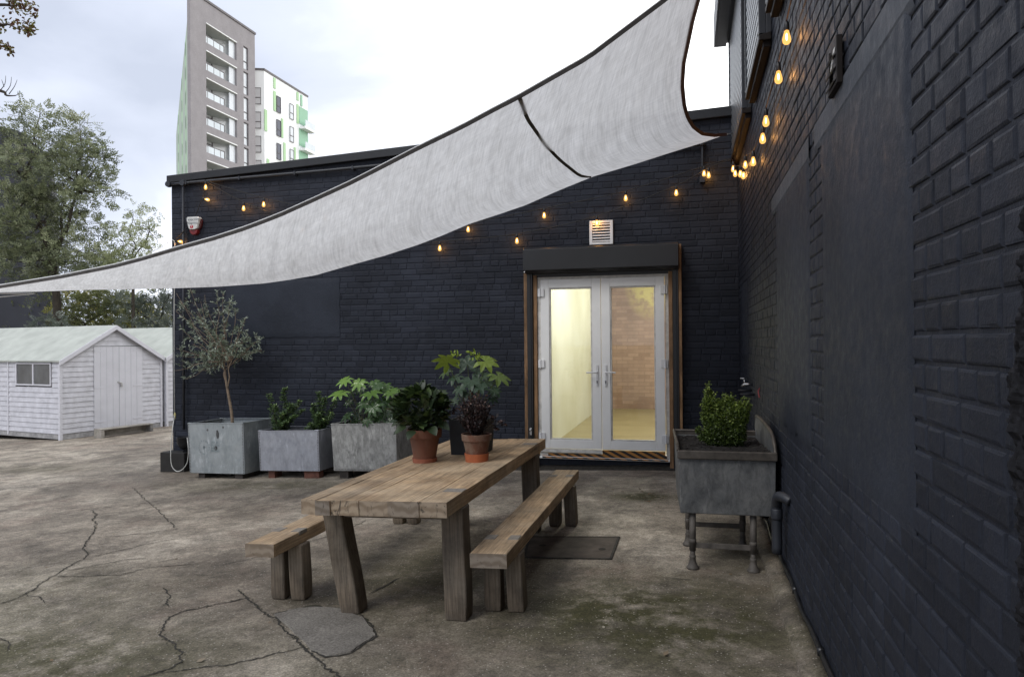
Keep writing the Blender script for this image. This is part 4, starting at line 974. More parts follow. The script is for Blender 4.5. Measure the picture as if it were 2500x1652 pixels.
tips = [(520,855,-.1),(470,840,-.15),(445,870,.1),(440,800,0),(500,800,.15),(480,760,-.1),(440,735,0),(430,715,.1),(500,720,.1),(465,705,-.1),(545,715,.05),(560,740,-.1),(575,760,.12),(540,790,0),(600,775,.1),(585,800,-.15),(620,840,.1),(640,855,-.05),(600,860,.15),(560,840,0),(520,820,.2),(470,890,0),(425,905,-.1),(590,830,0),(455,925,.1),(500,905,0),(430,850,.1),(545,750,.18),(530,735,-.05),(490,735,.2),(455,780,.15),(570,870,-.15),(610,820,.15),(635,825,0),(480,870,.15),(510,880,-.2),(430,760,.12)]
lf = MB(); orr = random.Random(21)
fork = [O_(549,905), O_(545,890), O_(556,895), O_(566,880,-.02), O_(540,880,.03)]
def twig(mb, a, b, r0, r1, sag=.03, k=6, r2=orr):
    d = b-a; mid = a+d*.5+V((r2.uniform(-sag, sag), r2.uniform(-sag, sag), r2.uniform(-sag*.3, sag)))
    P = smoothpath([a, a+d*.25+V((r2.uniform(-sag, sag)*.5, 0, sag*.4)), mid, a+d*.78+V((r2.uniform(-sag, sag)*.6, 0, 0)), b], 3)
    mb.tube(P, [r0+(r1-r0)*i/(len(P)-1) for i in range(len(P))], 5); return P
for (x, y, dy) in tips:
    p = O_(x, y, dy*1.1); P = twig(tr, orr.choice(fork), p, .006, .0018, .05)
    for q in range(8):
        i = orr.randint(len(P)//3, len(P)-1); s = P[i]; e_ = s+rdir(orr, .35)*orr.uniform(.05, .17)
        T = twig(tr, s, e_, .0016, .0008, .015)
        for k in range(orr.randint(10, 17)):
            t = T[orr.randint(1, len(T)-1)]; dr = ((e_-s).normalized()+rdir(orr)*.9)
            lf.leafq(t, dr, rdir(orr), orr.uniform(.032, .058), orr.uniform(.009, .014), orr.random(), .1)
finish(ot, tr, 'trunk', M_BARK, smooth=True); finish(ot, lf, 'crown', M_OL)

# upright evergreen shrubs in the second tank
M_EV = leaf('glossy_evergreen_leaf', [(0., (.024, .045, .02)), (.6, (.07, .12, .045)), (.88, (.17, .26, .085)), (1., (.3, .42, .13))], .28, .15)
def shrub2(base_px, sprigs, label, seed, Y=8.32):
    r2 = random.Random(seed); b = onY(*base_px, Y); th_ = thing('evergreen_shrub', (b.x, Y, t2z-.06), label, 'shrub', group='shrubs in the low tank')
    st = MB(); lv = MB()
    for (x, y, dy, dens) in sprigs:
        tip = onY(x, y, Y+dy); P = twig(st, b+V((r2.uniform(-.06, .06), r2.uniform(-.05, .05), 0)), tip, .005, .002, .03, r2=r2)
        n = int(240*dens*(tip-b).length/.4)
        for k in range(n):
            f = r2.random()**.8; i = f*(len(P)-1); p = P[int(i)]+rdir(r2)*.008; wd = .062*(1.15-f)+.012
            out_ = V((r2.gauss(0, 1), r2.gauss(0, 1), r2.uniform(-.1, .9))).normalized()
            p = p+out_*wd*r2.random(); lv.leafq(p, out_+V((0, 0, .35)), V((r2.uniform(-.3, .3), r2.uniform(-.5, .1), 1)), r2.uniform(.024, .038), r2.uniform(.014, .021), min(1, r2.random()*.8+.25*f*r2.random()+(.15 if f > .9 else 0)), .12)
    finish(th_, st, 'stems', M_BARK2, smooth=True); finish(th_, lv, 'leaves', M_EV)
shrub2((685, 1055), [(697,946,0,1.5),(655,960,.05,.9),(672,990,-.1,1.4),(735,977,.05,1.2),(712,985,-.08,1.4),(690,1010,-.12,1.3),(722,1015,-.1,1.2),(668,1015,.1,1),(700,1030,-.15,1.2),(740,1000,0,.8)], 'left shrub of the two in the low bright tank, next to the olive', 5)
shrub2((785, 1055), [(777,955,0,1.5),(765,985,.06,1.1),(792,970,-.05,1.3),(820,975,.03,.9),(812,1010,-.1,.9),(775,1010,-.12,1.5),(790,1025,-.1,1.2),(757,1035,-.15,1.1),(762,1000,.1,1.1),(745,1045,-.15,.9)], 'right shrub of the two in the low bright tank, next to the big-leaved plant', 6)

# palmate leaves
M_FA = leaf('palmate_leaf', [(0., (.02, .04, .016)), (.5, (.06, .12, .035)), (1., (.20, .34, .07))], .25, .3)
M_FB = leaf('palmate_leaf_matt', [(0., (.018, .04, .022)), (.35, (.05, .09, .05)), (.6, (.075, .125, .04)), (1., (.27, .36, .04))], .45, .3)
def palm(mb, c, nrm, dirv, Rr, lobes=8, rnd=None, cup=.12, spread=300, wl=.27, r2=rng):
    n = nrm.normalized(); d = (dirv-n*dirv.dot(n)).normalized(); s = n.cross(d); vs = [c]; fs = []; rnd = r2.random() if rnd is None else rnd
    pt = lambda a, r, h: c+(d*math.cos(a)+s*math.sin(a))*r+n*h
    m_ = lobes; st = R(spread)/(m_-1)
    for k in range(m_):
        a = -R(spread)/2+k*st; ln = Rr*(1-.28*abs(a)/math.pi)*r2.uniform(.92, 1.06)
        i0 = len(vs); dr = -cup*Rr*r2.uniform(.6, 1.5)
        vs += [pt(a-st*.5, Rr*.45, 0), pt(a-wl*1.0, ln*.62, .01*Rr), pt(a-wl*.55, ln*.82, dr*.5), pt(a, ln, dr), pt(a+wl*.55, ln*.82, dr*.5), pt(a+wl, ln*.62, .01*Rr), pt(a+st*.5, Rr*.45, 0), pt(a, ln*.6, -.035*Rr)]
        q = i0
        fs += [(0, q, q+7), (q, q+1, q+7), (q+1, q+2, q+7), (q+2, q+3, q+7), (q+3, q+4, q+7), (q+4, q+5, q+7), (q+5, q+6, q+7), (q+6, 0, q+7)]
    mb.add(vs, fs, rnd)
def cr4(x, y): return 640+x/4.7525, 850+y/4.7525
base = onY(*cr4(1160, 880), 8.3)
ft = thing('fatsia_plant', (base.x, 8.3, t3z-.06), 'glossy big-leaved plant with hand-shaped leaves growing in the streaked tank', 'plant')
lv = MB(); st = MB(); fr_r = random.Random(4)
for (x, y, r_, dy, nx_, nz_, c) in [(965,372,11.5,.0,-.1,.55,1.),(1125,400,11.5,-.05,.1,.45,.95),(905,520,13.5,-.12,-.1,.75,.9),(1260,520,14.5,-.15,0,.8,.72),(1345,430,10,-.02,.2,.45,.5),(1500,505,13,0,.1,.65,.75),(1285,685,12.5,-.22,.0,.35,.45),(1225,830,9.5,-.25,-.1,.5,.2),
      (985,780,9.5,-.15,-.4,.5,.15),(1340,800,11,-.15,.2,.4,.2),(1400,620,12,-.05,.2,.5,.35),(1040,500,9,.1,-.1,.4,.15),(1150,470,9,.12,0,.4,.3),(1280,590,10,.1,0,.5,.2),(1600,520,11,.1,.3,.6,.85),(1100,770,9,.05,-.2,.3,.05),(1440,740,11,-.1,.2,.3,.15),(1300,400,9,.1,0,.5,.6),(1480,850,9,-.2,.2,.3,.1),(1180,640,11,-.05,-.1,.5,.3),(1330,740,12,.0,.1,.4,.25),(1060,850,9,-.1,-.2,.4,.1),(1420,450,11,.05,.2,.5,.6),(1540,610,11,.05,.2,.5,.3),(1010,620,8,.1,-.2,.4,.2)]:
    c_ = onY(*cr4(x, y), 8.3+dy); n_ = V((nx_+fr_r.uniform(-.1, .1), -1+nz_*.6, nz_*1.5)); dv = V((c_.x-base.x+fr_r.uniform(-.02, .02), -.25, -.12))
    palm(lv, c_, n_, dv, r_*.0125, 8, c, .16, r2=fr_r)
    st.tube(smoothpath([base+V((fr_r.uniform(-.03, .03), 0, -.03)), base.lerp(c_, .6)+V((0, .03, .0)), c_], 4), .0042, 6)
finish(ft, st, 'stems', simple('green_stem', (.07, .07, .03), .6)); finish(ft, lv, 'leaves', M_FA)

# pots on the table
def terracotta(name, c, patina, pat=.5, wet=None):
    m = Mat(name, c, .8)
    v = m.ramp(m.noise(9, 6), [(.3, tuple(x*.75 for x in c)), (.7, tuple(x*1.15 for x in c))])
    v = m.mix(m.ramp(m.noise(7, 8, .7, (1, 1, .6), off=(2, 5, 1)), [(.45, 0.), (.62, pat)]), v, patina)
    m.color(v); m.bump(m.noise(80, 4), .3, .002); return m.m
M_TC = terracotta('terracotta', (.17, .065, .037), (.13, .075, .05), .6)
M_TC2 = terracotta('stained_terracotta', (.15, .062, .036), (.22, .165, .12), .85)
M_TCO = terracotta('orange_terracotta', (.42, .12, .045), (.33, .085, .035), .7)
def tz(X): return TZ+.030*(X-TX1)-.004
def on_table(x, y):
    z = .67
    for _ in range(20): p = onZ(x, y, z); z = tz(p.x)
    return V((p.x, p.y, tz(p.x)+.0025))
pscale = lambda p: ((EYE-p).length)
def potth(name, p, label): return thing(name, p, label, 'pot plant')
# 1: broad terracotta pot
p1 = on_table(1037, 1128); k = (p1-EYE).dot(fw)/F      # metres per photo pixel
h1_ = potth('potted_plant', p1, 'broad terracotta pot of dark green leafy plant, leftmost pot on the table')
m = MB(); m.lathe([(27.5*k, 0), (29*k, .5*k), (30.5*k, 11*k), (28.5*k, 11*k), (27.5*k, 3*k), (0, 3*k)], n=32); m.build('saucer', terracotta('saucer_terracotta', (.30, .10, .055), (.24, .08, .045), .5), h1_, smooth=False)
m = MB(); m.lathe([(0, 3.1*k), (26*k, 3.1*k), (36.2*k, 61*k), (41.6*k, 61*k), (42.6*k, 81*k), (39.5*k, 81*k), (37.5*k, 66*k), (36*k, 66*k)], n=40)
o = m.build('pot', M_TC, h1_, bevel=.002); 
m = MB(); m.lathe([(36.5*k, 70*k), (20*k, 72*k), (0, 71*k)], n=20); m.build('soil', M_SOIL, h1_)
M_HY = leaf('dark_ovate_leaf', [(0., (.014, .026, .012)), (.6, (.040, .066, .022)), (.9, (.09, .14, .035)), (1., (.17, .24, .05))], .45, .2)
lv = MB(); st = MB(); hr = random.Random(8)
def ovate(mb, p, d, up_, l, w, rnd, r2):
    d = d.normalized(); sd = d.cross(up_); sd = sd.normalized() if sd.length > 1e-3 else d.orthogonal().normalized(); n = sd.cross(d)
    vs = []; fs = []; K = 6
    for i in range(K+1):
        t = i/K; ww = w*.5*math.sin(math.pi*min(1, t**.75))**.8*(1 if t < 1 else 0)+(.0008); dr = -n*l*.22*t*t
        vs += [p+d*l*t+dr+sd*ww+n*ww*.3, p+d*l*t+dr, p+d*l*t+dr-sd*ww+n*ww*.3]
    for i in range(K): fs += [(3*i, 3*i+1, 3*i+4, 3*i+3), (3*i+1, 3*i+2, 3*i+5, 3*i+4)]
    mb.add(vs, fs, rnd)
c0 = V((0, 0, 78*k)); cc_ = V((-8*k, 0, 128*k))
for i in range(390):
    e_ = rdir(hr, .1); r_ = hr.uniform(.45, 1.)**.5
    p = cc_+V((e_.x*66*k*r_, e_.y*56*k*r_, e_.z*50*k*r_))
    if p.z < 74*k and p.xy.length < 44*k: continue
    dv = (p-c0).normalized()*.7+rdir(hr)*.45+V((0, 0, -.05))
    ovate(lv, p, dv, V((0, 0, 1))+rdir(hr)*.4, hr.uniform(20, 30)*k, hr.uniform(15, 22)*k, min(1, hr.random()*.75+.3*max(0, e_.z)*hr.random()), hr)
for q in [(-58, -20, 76), (-72, -10, 92), (40, -40, 82), (-10, -50, 74), (60, -20, 90), (-40, -44, 84)]:
    ovate(lv, V((q[0]*.75*k, q[1]*k, (q[2]+8)*k)), V((q[0], q[1], -22)), V((0, -.6, 1)), 32*k, 24*k, hr.random()*.5, hr)
for i in range(22):
    e_ = cc_+V((hr.uniform(-50, 50)*k, hr.uniform(-40, 40)*k, hr.uniform(-10, 45)*k)); st.tube(smoothpath([c0+V((hr.uniform(-18, 18)*k, hr.uniform(-18, 18)*k, -8*k)), c0.lerp(e_, .5)+V((0, 0, 4*k)), e_], 3), .003, 5)
st.build('stems', simple('leaf_stem', (.05, .07, .02), .6), h1_); lv.build('leaves', M_HY, h1_, smooth=True)
# 2: tall square black pot
p2 = on_table(1124, 1112); 
p2b = p2+V((0, .09, 0)); k = (p2b-EYE).dot(fw)/F
h2_ = potth('potted_plant', p2b, 'tall square black pot with large hand-shaped green leaves, rearmost on the table')
def c8(x, y): return 1020+x/4.613, 820+y/4.613
m = MB(); x0_, x1_ = c8(335, 0)[0], c8(835, 0)[0]; wv_ = (x1_-x0_)*k*.84; ht = (1345-950)/4.613*k
cxw = onY((x0_+x1_)/2, 1000, p2b.y).x-p2b.x
hw = wv_/2; A = ring4(-hw*.9, hw*.9, -hw*.9, hw*.9, 0); B = ring4(-hw, hw, -hw, hw, ht); Ci = ring4(-hw+.008, hw-.008, -hw+.008, hw-.008, ht); Di = ring4(-hw*.9+.01, hw*.9-.01, -hw*.9+.01, hw*.9-.01, ht-.04)
fs = [(3, 2, 1, 0), (12, 13, 14, 15)]
for q in (0, 4, 8): fs += [(q+i, q+(i+1) % 4, q+4+(i+1) % 4, q+4+i) for i in range(4)]
m.add([p+V((cxw, hw-.09, 0)) for p in A+B+Ci+Di], fs, .5)
m.build('pot', simple('black_fibre_pot', (.02, .023, .026), .7, .3, 8, bump=.2), h2_, bevel=.004)
lv = MB(); st = MB(); pr2 = random.Random(5); Yp = p2b.y; bs = V((cxw, 0, ht-.03))
for (x, y, r_, dy, nx_, ny_, nz_, dx_, dz_, c) in [(340,300,175,-.05,.0,.75,.75,-.3,.9,.92),(560,320,150,.05,.1,-.8,.5,.0,.9,.25),(430,460,130,.0,-.2,-.4,.8,-.6,-.3,.35),(600,500,165,-.12,.1,-.55,.9,.1,-.9,.3),(760,285,165,-.02,.2,-.45,.55,.8,.25,.85),(905,450,150,-.05,.3,-.3,.6,.8,-.5,.7),(860,610,95,-.03,.2,-.6,.6,.6,-.5,.35),
       (700,560,120,-.14,.1,-.5,.8,.3,-.8,.22),(330,400,110,.04,-.3,-.3,.6,-.8,.0,.6),(740,450,100,.06,0,-.5,.6,.2,.3,.4),(480,590,110,-.06,-.2,-.6,.6,-.3,-.7,.3),(560,640,90,-.05,0,-.6,.5,-.1,-.8,.2),(660,400,110,.08,0,-.5,.7,.1,.5,.35),(780,520,110,.03,.1,-.6,.6,.5,-.4,.25),(430,720,80,-.03,-.2,-.6,.5,-.7,-.2,.3),(840,700,75,.0,.2,-.6,.5,.7,-.2,.25)]:
    c_ = onY(*c8(x, y), Yp+dy)-p2b
    palm(lv, c_, V((nx_, ny_, nz_)), V((dx_, -.3, dz_)), r_/4.613*k*1.12, 7, c, .2, 270, .33, pr2)
    st.tube(smoothpath([bs+V((pr2.uniform(-.02, .02), 0, 0)), bs.lerp(c_, .6)+V((0, .02, 0)), c_], 4), .0035, 6)
for i in range(46):                      # young curled yellow leaves
    q = pr2.choice([(640,205),(600,190),(690,230),(430,215),(300,345),(480,330),(640,260)]); c_ = onY(*c8(q[0]+pr2.gauss(0, 26), q[1]+pr2.gauss(0, 16)), Yp+pr2.uniform(-.03, .03))-p2b
    ovate(lv, c_, rdir(pr2, .6), rdir(pr2), pr2.uniform(.02, .04), pr2.uniform(.01, .018), 1., pr2)
st.build('stems', simple('leaf_stem_green', (.07, .09, .03), .6), h2_); lv.build('leaves', M_FB, h2_)
# 3: stained pot in an orange saucer with purple leaves
p3 = on_table(1164, 1127); k = (p3-EYE).dot(fw)/F
h3_ = potth('potted_plant', p3, 'stained terracotta pot of dark purple leaves in a bright orange saucer on the table')
m = MB(); m.lathe([(26*k, 0), (27.5*k, 1*k), (30*k, 21*k), (27*k, 21*k), (25*k, 4*k), (0, 4*k)], n=32); m.build('saucer', M_TCO, h3_)
m = MB(); m.lathe([(0, 4.2*k), (23*k, 4.2*k), (33*k, 52*k), (36*k, 52*k), (37.5*k, 68*k), (34.5*k, 68*k), (33*k, 56*k)], n=36); m.build('pot', M_TC2, h3_, bevel=.002)
m = MB(); m.lathe([(33*k, 60*k), (15*k, 62*k), (0, 61*k)], n=20); m.build('soil', M_SOIL, h3_)
M_PU = leaf('purple_leaf', [(0., (.007, .004, .005)), (.55, (.02, .010, .010)), (.85, (.07, .034, .028)), (1., (.2, .13, .10))], .5, .15)
lv = MB(); st = MB(); qr = random.Random(3); b0 = V((0, 0, 62*k))
for i in range(150):
    a = qr.uniform(0, 6.283); rr = qr.uniform(0, 1)**.5
    tp_ = V((math.cos(a)*rr*42*k-4*k, math.sin(a)*rr*34*k, (88+qr.random()**.7*92*(1-.35*rr))*k))
    P = [b0+V((math.cos(a)*6*k, math.sin(a)*6*k, 0)), b0.lerp(tp_, .5)+V((math.cos(a)*6*k, math.sin(a)*6*k, 0)), tp_]; st.tube(smoothpath(P, 2), .0013, 4)
    for j in range(13):
        t = qr.uniform(.25, 1.05); p = b0.lerp(tp_, t)+rdir(qr)*5*k; lv.leafq(p, rdir(qr, .1), rdir(qr, .8), qr.uniform(5, 10)*k, qr.uniform(4, 6.5)*k, min(1, qr.random()*.8+(.22 if p.z > 125*k else 0)*qr.random()*1.6), .15)
for (x, y) in ((870,915),(930,960),(960,990),(870,990),(890,1050),(840,930),(390,860),(420,820)):
    c_ = onY(*c8(x, y), p3.y)-p3; st.tube(smoothpath([b0, b0.lerp(c_, .5)+V((0, 0, 6*k)), c_], 3), .0012, 4)
    for j in range(7): lv.leafq(c_+rdir(qr)*4*k, rdir(qr), rdir(qr, .5), 9*k, 7*k, qr.random()*.8, .15)
st.build('stems', simple('purple_stem', (.03, .015, .012), .7), h3_); lv.build('leaves', M_PU, h3_)

# box shrub in the sink
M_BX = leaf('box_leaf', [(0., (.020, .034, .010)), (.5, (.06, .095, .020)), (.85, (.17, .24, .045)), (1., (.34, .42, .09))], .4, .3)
def c9(x, y): return 1600+x/2.85, 900+y/2.85
Yb = 5.25; bb_ = onY(*c9(470, 560), Yb)
bx = thing('box_shrub', (bb_.x, Yb, zt_-.02), 'small bright green box bush growing out of the metal sink', 'shrub')
lv = MB(); st = MB(); br = random.Random(12)
blobs = [(370,170,25,30),(375,240,45,60),(360,330,40,70),(450,260,45,50),(515,235,30,40),(540,310,70,80),(600,270,45,35),(635,265,28,25),(450,380,110,110),(560,400,70,100),(500,480,110,70),(600,330,50,60),(400,460,70,80),(300,425,18,18),(330,470,28,30),(590,470,40,60)]
tot = sum(a*b for _, _, a, b in blobs)
for (x, y, rx, ry) in blobs:
    c_ = onY(*c9(x, y), Yb); s_ = (c_-EYE).dot(fw)/F/2.85
    for p in ell_pts(int(1.5*rx*ry/4.2)+30, c_, (rx*s_, min(rx, 75)*s_*1.1, ry*s_), r2=br, shell=.35):
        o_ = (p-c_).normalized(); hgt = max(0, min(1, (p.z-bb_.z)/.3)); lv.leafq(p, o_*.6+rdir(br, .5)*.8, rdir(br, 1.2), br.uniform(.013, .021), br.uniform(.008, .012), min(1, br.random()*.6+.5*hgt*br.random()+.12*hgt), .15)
    st.tube(smoothpath([bb_, bb_.lerp(c_, .5)+V((0, 0, .02)), c_], 3), .003, 5)
    for q in range(5):
        a_ = br.uniform(-.9, .9); e_ = c_+V((math.sin(a_)*rx*s_*1.0, br.uniform(-.05, .05), math.cos(a_)*ry*s_*.9)); f_ = e_+V((math.sin(a_)*.02, 0, br.uniform(.02, .055)))
        if ry < 25 or c_.z < bb_.z+.12: continue
        st.tube([e_-V((0, 0, .03)), f_], .0012, 4)
        for u_ in range(9): lv.leafq(e_.lerp(f_, u_/8), rdir(br, .6), rdir(br, 1.), br.uniform(.012, .019), br.uniform(.008, .012), br.uniform(.6, 1.), .15)
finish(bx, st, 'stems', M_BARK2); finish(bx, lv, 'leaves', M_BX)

# ------------------------------------------------------------------ shade sail
def sailmat():
    m = Mat('shade_cloth', (.7, .7, .72), .9, coord='UV')
    m.b.inputs['Specular IOR Level'].default_value = .1
    n1_ = m.noise(1, 5, .65, (13, .55, 1)); n2_ = m.noise(3, 5, .6, (4, 1.4, 1), .5, (3, 3, 0))
    c = m.ramp(n1_, [(.30, (.62, .615, .61)), (.48, (.72, .715, .71)), (.70, (.76, .755, .75))])
    c = m.mix(1., c, m.ramp(n2_, [(.32, (.90, .895, .885)), (.66, (1.03, 1.03, 1.03))]), 'MULTIPLY')
    c = m.mix(m.ramp(m.noise(1, 6, .7, (34, .8, 1), 0, (1, 5, 0)), [(.55, 0.), (.74, .5)]), c, (.42, .415, .405))
    f1 = m.noise(1, 2, .5, (70, 5, 1)); f2 = m.noise(1, 2, .5, (4, 55, 1))
    c = m.mix(1., c, m.ramp(f1, [(.35, .90), (.65, 1.05)]), 'MULTIPLY'); c = m.mix(1., c, m.ramp(f2, [(.35, .95), (.65, 1.03)]), 'MULTIPLY')
    m.color(c); m.bump(m.noise(1, 3, .5, (2.2, .5, 1)), .25, .12); m.translucent(.6)
    o = m.t.nodes['Material Output']; ts = N(m.t, 'ShaderNodeBsdfTransparent'); m2 = N(m.t, 'ShaderNodeMixShader'); m2.inputs[0].default_value = .016
    m.L(m.mx.outputs[0], m2.inputs[1]); m.L(ts.outputs[0], m2.inputs[2]); m.L(m2.outputs[0], o.inputs[0])
    return m.m
M_SAIL = sailmat()
Hm = [(1728,-88),(1624,0),(1520,78),(1435.8,141.6),(1350,190),(1267.4,237.3),(1200,272),(1129.6,310),(1020,363),(900,424.8),(850,450),(765,489),(680.6,527),(600,558),(519,584),(426,609.4),(350,632),(279,650.6),(143,677.5),(0,700.7),(-120,712),(-210,716)]
Lo = [(1774,328),(1715,349),(1640,372),(1550,401),(1447,431.7),(1360,467),(1282.7,501.3),(1210,526),(1145,547),(1080,575),(1022.5,597),(940,624),(850,649),(770,672),(700,684),(644.7,691.8),(530,700),(430,703.5),(320,706),(215,707.5),(86,712),(-60,714.5),(-210,716)]
Re = [(1728,-88),(1703.6,0),(1690,50),(1679,105),(1669,153),(1665.4,206.7),(1671,260),(1680,290),(1694,312),(1715,327),(1745,331),(1774,328)]
def arc(pts, n):
    P = [V((a, b)) for a, b in pts]; d = [0]
    for a, b in zip(P, P[1:]): d.append(d[-1]+(b-a).length)
    t = np.linspace(0, d[-1], n); return [V((float(np.interp(s, d, [p.x for p in P])), float(np.interp(s, d, [p.y for p in P])))) for s in t]
NT, NV = 120, 34
Hh, Ll, Rr_ = arc(Hm, NT+1), arc(Lo, NT+1), arc(Re, NV+1)
dA, dB, dC = 7.66, 4.0, 7.3
def sail_pt(i, j):
    t, v = i/NT, j/NV
    p = Hh[i]*(1-v)+Ll[i]*v
    cor = Rr_[j]-(Rr_[0]*(1-v)+Rr_[NV]*v); p = p+cor*(1-t)**2.2
    iw = (1-t)*((1-v)/dB+v/dA)+t/dC
    d = 1/iw; d *= 1+.10*math.sin(math.pi*v)*math.sin(math.pi*min(1, t*1.15))
    return atD(p.x, p.y, d), (t, v)
m = MB(); vs = []; uv = []
for i in range(NT+1):
    for j in range(NV+1):
        p, q = sail_pt(i, j); vs.append(p); uv.append((q[0]*6, q[1]*2))
m.add(vs, [(i*(NV+1)+j, (i+1)*(NV+1)+j, (i+1)*(NV+1)+j+1, i*(NV+1)+j+1) for i in range(NT) for j in range(NV)], .5)
sl_ = m.build('shade_sail', M_SAIL, smooth=True, uvs=uv); tag(sl_, 'large grubby off-white triangular shade sail stretched over the yard', 'shade sail')
hp = [sail_pt(i, 0)[0] for i in range(0, NT+1, 2)]; M_HEM = simple('dark_webbing', (.075, .07, .068), .8, .3, 20); M_HEMB = simple('brown_webbing', (.11, .06, .048), .8, .3, 20)
def flat(mb, P, w, th, dirs):
    vs = []; fs = []
    for i, p in enumerate(P):
        d = (P[min(i+1, len(P)-1)]-P[max(i-1, 0)]).normalized(); n = dirs[i]; s = d.cross(n).normalized(); n = s.cross(d)
        vs += [p-s*w/2-n*th/2, p+s*w/2-n*th/2, p+s*w/2+n*th/2, p-s*w/2+n*th/2]
    k = len(P)
    for i in range(k-1): fs += [(i*4+q, i*4+(q+1) % 4, (i+1)*4+(q+1) % 4, (i+1)*4+q) for q in range(4)]
    mb.add(vs, fs+[(3, 2, 1, 0), (k*4-4, k*4-3, k*4-2, k*4-1)])
m = MB(); flat(m, hp, .025, .006, [(EYE-p).normalized() for p in hp]); m.build('hem', M_HEM, sl_)
hc = MB(); hc.tube([p+V((0, .01, .022)) for p in hp], .0055, 6); hc.build('edge_rope', M_WHITE, sl_, smooth=True)
rp_ = [sail_pt(0, j)[0] for j in range(NV+1)]; m = MB(); flat(m, rp_, .032, .006, [(EYE-p).normalized() for p in rp_]); m.build('hem', M_HEMB, sl_)
def near(px_, py_):
    best = None
    for i in range(NT+1):
        for j in range(NV+1):
            p, _ = sail_pt(i, j)
            d = p-EYE; z = d.dot(fw); x = d.dot(rt)/z*F+1250; y = 826-d.dot(up)/z*F; e2 = (x-px_)**2+(y-py_)**2
            if best is None or e2 < best[0]: best = (e2, z)
    return best[1]
sm_px = [(1268,238),(1277,262),(1286.6,287),(1298,306),(1328.6,348),(1359,383),(1390,409.5),(1417,428.6),(1443,431)]
sp = [atD(x, y, near(x, y)-.012) for x, y in sm_px]; sp = smoothpath(sp, 4)
m = MB(); flat(m, sp, .028, .004, [(EYE-p).normalized() for p in sp]); m.build('seam', simple('mossy_seam', (.06, .055, .045), .8, .4, 20), sl_)
# fixings
fx_ = MB(); pa = sail_pt(0, NV)[0]; ea = onY(1791, 325, WY-.01); fx_.tube([pa, ea], .008, 6); fx_.build('fixing', M_CHROME, sl_); fx_ = MB(); fx_.lathe([(0, -.02), (.02, -.02), (.02, .02), (0, .02)], ea, 8, M=Matrix.Rotation(R(90), 3, 'X'))
pbp = sail_pt(0, 0)[0]; fx_.build('wall_eye', M_CHROME, sl_); fx_ = MB(); fx_.tube([pbp, V((WX-.01, pbp.y+.15, pbp.z+.12))], .006, 6)
pc = sail_pt(NT, 0)[0]; fx_.build('fixing', M_CHROME, sl_)
gr_ = MB(); a = onY(420, 586, WY-.1); b = atD(330, 640, 9.2); gr_.tube([a, b], .004, 5); gr_.build('guy_rope', M_WHITE, sl_); gr_ = MB(); gr_.tube([pc, pc+(pc-sail_pt(NT-8, 0)[0]).normalized()*2.5], .006, 6); gr_.build('guy_rope', M_WHITE, sl_); gr_ = MB()
gr_.tube([sail_pt(NT-6, NV)[0], atD(86, 717, 7.2), atD(-60, 730, 7.1)], .006, 6)
gr_.build('guy_rope', M_WHITE, sl_, smooth=True)

# ------------------------------------------------------------------ festoon lights
M_CAB = simple('black_flex', (.012, .011, .01), .6, .1, 5, bump=0)
M_CABB = simple('brown_flex', (.05, .022, .014), .6, .1, 5, bump=0)
sockm = MB(); sockm.lathe([(0, .052), (.006, .05), (.012, .044), (.0145, .03), (.0155, .004), (.013, 0)], n=10)
bulbm = MB(); bulbm.lathe([(.011, 0), (.0135, -.010), (.0195, -.030), (.0225, -.045), (.0205, -.060), (.012, -.070), (0, -.074)], n=14)
film = MB(); film.lathe([(0, -.012), (.0035, -.018), (.0045, -.032), (.0035, -.046), (0, -.052)], n=8)
_s = sockm.build('socket', M_SLATE, smooth=True); _b = bulbm.build('bulb', M_BULB, smooth=True); _f = film.build('filament', M_FIL, smooth=True)
protos = (_s.data, _b.data, _f.data)
for o in (_s, _b, _f): bpy.data.objects.remove(o)
BLIGHT = bpy.data.lights.new('bulb_light', 'POINT'); BLIGHT.energy = 1.5; BLIGHT.color = (1, .45, .12); BLIGHT.shadow_soft_size = .018
def strand(label, cable_px, bulbs, mat, r=.0055):
    """cable_px: points in space; bulbs: (point, tilt axis rotation)"""
    root = thing('festoon_lights', cable_px[0], label, 'string lights'); r0 = V(root.location)
    m = MB(); m.tube(smoothpath(cable_px, 5), r, 5); finish(root, m, 'cable', mat, smooth=True)
    for (p, rot) in bulbs:
        s = bpy.data.objects.new('socket', protos[0]); COL.objects.link(s); s.parent = root; s.location = p-r0; s.rotation_euler = rot
        b = bpy.data.objects.new('bulb', protos[1]); COL.objects.link(b); b.parent = s
        f = bpy.data.objects.new('filament', protos[2]); COL.objects.link(f); f.parent = b
        pl2 = bpy.data.objects.new('bulb_light', BLIGHT); COL.objects.link(pl2); pl2.parent = root; pl2.matrix_parent_inverse = Matrix.Identity(4); from_e = Euler(rot).to_matrix() @ V((0, 0, -.035)); pl2.location = p-r0+from_e
    return root
WB_ = WY-.075
def bw(x, y): return onY(x, y, WB_)
def up_(p, h=.05): return p+V((0, 0, h))
hook = bw(1787, 386)
def bulbs_of(pts, rots=None): return [(bw(x, y)+V((0, 0, .037)), (0, 0, 0) if not rots else rots[i]) for i, (x, y) in enumerate(pts)]
uA = [(1719,424),(1527.6,484),(1328.5,526),(1143,560),(794,531),(643.6,499)]
bA = bulbs_of(uA)
cA = [hook]+[p+V((0, 0, .05)) for p, _ in bA]+[bw(500, 441)]
cA = cA[:5]+[bw(960, 556)]+cA[5:]
strand('upper string of warm bulbs across the back wall, passing above the door vent', cA, bA, M_CAB)
uB = [(1730,428),(1651,471),(1457,545),(1262,588),(1073.5,606),(738,562),(594.7,508.7)]
